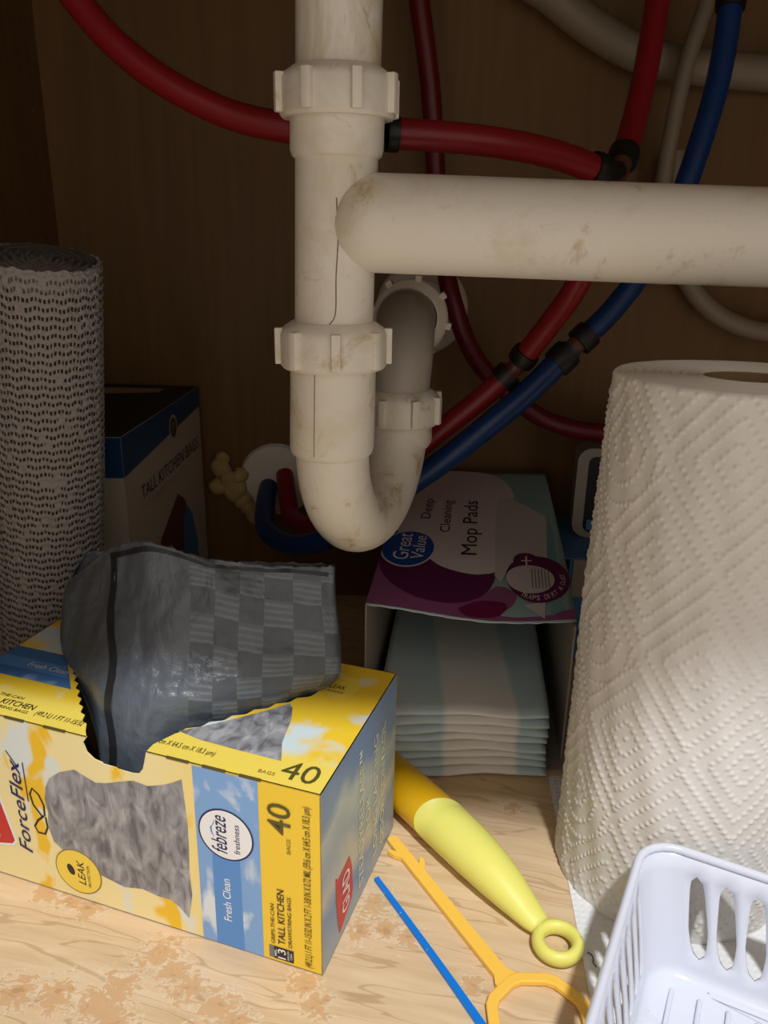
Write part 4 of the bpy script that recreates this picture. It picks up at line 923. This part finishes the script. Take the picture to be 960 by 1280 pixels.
# foot fillet and floor
def loop_at(h_wall, z, extra):
    out = []
    for sd_ in range(4):
        n_ = ncell[sd_] * 2
        for c in range(n_): out.append(wall_pt(sd_, c / n_, h_wall))
        for k in range(6): out.append(corner_pt(sd_, k / 6, h_wall))
    res_ = []
    for p in out:
        d = Vector((p.x, p.y, 0)); sx = max(0.0, 1 - extra / max(abs(p.x), 1e-4)) if abs(p.x) > BHX - .035 else 1.0; sy = max(0.0, 1 - extra / max(abs(p.y), 1e-4)) if abs(p.y) > BHY - .035 else 1.0
        res_.append(Vector((p.x * sx, p.y * sy, z)))
    return res_
loops = [loop_at(H0, H0, 0)]
for k in range(1, 6): q_ = k / 5 * PI / 2; loops.append(loop_at(H0, 0.0020 + 0.0070 * (1 - math.sin(q_)), 0.0075 * (1 - math.cos(q_))))
for A_, B_ in zip(loops, loops[1:]):
    for i in range(len(A_)): quad(A_[i], A_[(i + 1) % len(A_)], B_[(i + 1) % len(A_)], B_[i])
bm.faces.new([bm.verts.new(p) for p in loops[-1]])
bmesh.ops.remove_doubles(bm, verts=bm.verts[:], dist=0.00002)
bk = mk_bm('shell', bm, 'white_basket', BK, True, 40)
md = bk.modifiers.new('wall', 'SOLIDIFY'); md.thickness = 0.0016; md.offset = 0
rim = []
for sd_ in range(4):
    rim += [wall_pt(sd_, k / 6, BH) for k in range(6)] + [corner_pt(sd_, k / 6, BH) for k in range(6)]
V, Fc = sweep([np.array(p) for p in rim + [rim[0]]], 0.0020, 12, False); mk('rim', V, Fc, 'white_basket', BK, True)
for k in range(15):
    x0 = -0.088 + k * 0.0125
    b2 = box_bm(x0 - .0011, x0 + .0011, -.068, .068, .0022, .0040, .0007); mk_bm('floor_rib', b2, 'white_basket', BK, True, 60)

# ================================================================ yellow brush handle with a hanging ring
HD = thing('brush_handle', 'lime and amber yellow brush handle with a hanging ring, on the floor', 'handle', (0.0905, 0.3045, 0)); HO = Vector((0.0905, 0.3045, 0))
hd = Vector((-0.585, 0.811, 0)).normalized(); hs = Vector((-hd.y, hd.x, 0))
def body(name, rows, mat, seg=32, slant=0.0):
    V = []; Fc = []
    for i, (d, rw, rh, zc2, sl) in enumerate(rows):
        for k in range(seg):
            q_ = 2 * PI * k / seg; V.append(hd * (d + sl * math.cos(q_) + 0.5 * sl * math.sin(q_)) + hs * (rw * math.cos(q_)) + Vector((0, 0, zc2 + rh * math.sin(q_))))
    for i in range(len(rows) - 1):
        for k in range(seg): Fc.append((i * seg + k, i * seg + (k + 1) % seg, (i + 1) * seg + (k + 1) % seg, (i + 1) * seg + k))
    Fc.append(tuple(range(seg))); Fc.append(tuple((len(rows) - 1) * seg + k for k in range(seg - 1, -1, -1)))
    return mk(name, V, Fc, mat, HD, True)
g = [(.0100, .0045, .0035, .0055, 0), (.0125, .0062, .0045, .0058, 0), (.0170, .0076, .0055, .0062, 0), (.024, .0088, .0072, .0075, 0), (.034, .0108, .0094, .0096, 0), (.046, .0126, .0114, .0116, 0), (.060, .0138, .0128, .0130, 0), (.074, .0144, .0135, .0137, 0), (.086, .0146, .0138, .0140, .002), (.0935, .0146, .0138, .0140, .006)]
body('grip', g, 'lime_grip')
body('shaft', [(.0915, .0140, .0132, .0140, .006), (.096, .0142, .0134, .0140, .004), (.125, .0143, .0135, .0140, 0), (.162, .0140, .0132, .0138, 0), (.166, .012, .011, .0135, 0)], 'amber_plastic')
rg = [HO * 0 + Vector((0.0098 * math.cos(q_), 0.0098 * math.sin(q_), 0.0052)) for q_ in np.linspace(0, 2 * PI, 41)]
V, Fc = sweep([np.array(p) for p in rg], 0.0032, 16, False)
mk('hanging_ring', [Vector((v[0], v[1], 0.0052 + (v[2] - 0.0052) * 1.25)) for v in V], Fc, 'lime_grip', HD, True)

# ================================================================ yellow drain snake
SN = thing('drain_snake', 'flat yellow plastic drain hair catcher with barbs and a loop handle', 'drain snake', (0.0596, 0.2882, 0.0005)); SO = Vector((0.0596, 0.2882, 0))
p0 = Vector((0.0075, 0.3785, 0)); p1 = Vector((0.0620, 0.2860, 0)); sdir = (p1 - p0).normalized(); sn_ = Vector((-sdir.y, sdir.x, 0)); Ls = (p1 - p0).length
wd = lambda d: 0.0031 + 0.0006 * min(1, d / Ls)
lftp = []; rgtp = []
barb = [(.012, -1), (.026, 1)]
outl = [(0, -wd(0) * .8)]
def barb_pts(d, sg_): w_ = wd(d) * sg_; return [(d - .0005, w_), (d - .0040, w_ + sg_ * .0030), (d - .0028, w_ + sg_ * .0042), (d + .0012, w_ + sg_ * .0030), (d + .0050, w_)]
outl = [(0, -wd(0) * .7), (.0015, -wd(0))]
for d, sg_ in barb:
    if sg_ < 0: outl += barb_pts(d, -1)
outl += [(Ls - .004, -wd(Ls)), (Ls, -.0062), (Ls + .003, -.0062), (Ls + .003, .0062), (Ls, .0062), (Ls - .004, wd(Ls))]
for d, sg_ in reversed(barb):
    if sg_ > 0: outl += barb_pts(d, 1)[::-1]
outl += [(.0015, wd(0)), (0, wd(0) * .7)]
bm = poly_bm(outl, lambda a, b: p0 - SO + sdir * a + sn_ * b + Vector((0, 0, .0026)), .0026, (0, 0, 1)); mk_bm('barbed_stem', bm, 'snake_yellow', SN)
ctr = Vector((0.0752, 0.2652, 0)) - SO; Vl = []; Fl = []
rim_o = []; rim_i = []
for k in range(8):
    q_ = math.radians(22.5 + 45 * k + 0); 
    for s_ in (-6, 6):
        q2 = q_ + math.radians(s_); rr_ = 0.0252
        rim_o.append(ctr + Vector((rr_ * math.cos(q2), rr_ * .98 * math.sin(q2), 0))); rim_i.append(ctr + Vector((.0196 * math.cos(q2), .0196 * .98 * math.sin(q2), 0)))
n8 = len(rim_o)
for z in (0.0, 0.0032):
    Vl += [p + Vector((0, 0, z)) for p in rim_o] + [p + Vector((0, 0, z)) for p in rim_i]
for k in range(n8):
    k2 = (k + 1) % n8; T0 = 2 * n8
    Fl += [(T0 + k, T0 + k2, T0 + n8 + k2, T0 + n8 + k), (k2, k, n8 + k, n8 + k2), (k, k2, T0 + k2, T0 + k), (n8 + k2, n8 + k, T0 + n8 + k, T0 + n8 + k2)]
lp_ = mk('loop_handle', Vl, Fl, 'snake_yellow', SN)
for o_ in (lp_,):
    md = o_.modifiers.new('soft', 'BEVEL'); md.width = 0.0007; md.segments = 2

# ================================================================ blue plastic strip
q0 = Vector((-0.0005, 0.3485, 0)); q1 = Vector((0.0765, 0.2110, 0)); d_ = (q1 - q0).normalized(); nn = Vector((-d_.y, d_.x, 0))
V = []
for k in range(31):
    s_ = k / 30; p = q0 + (q1 - q0) * s_ + nn * 0.0012 * math.sin(PI * s_); wd_ = 0.0017 + 0.0009 * s_
    V += [p + nn * wd_ + Vector((0, 0, .0004)), p + nn * wd_ * .7 + Vector((0, 0, .0019)), p - nn * wd_ * .7 + Vector((0, 0, .0019)), p - nn * wd_ + Vector((0, 0, .0004))]
Fp = [(0, 1, 2, 3), (123, 122, 121, 120)]
for k in range(30):
    for m in range(4): Fp.append((4 * k + m, 4 * k + 4 + m, 4 * k + 4 + (m + 1) % 4, 4 * k + (m + 1) % 4))
bs = mk('blue_strip', [v - q0 for v in V], Fp, 'blue_strip', None, False); bs.location = q0
tag(bs, 'thin bright blue plastic strip lying on the floor beside the carton', 'plastic strip')
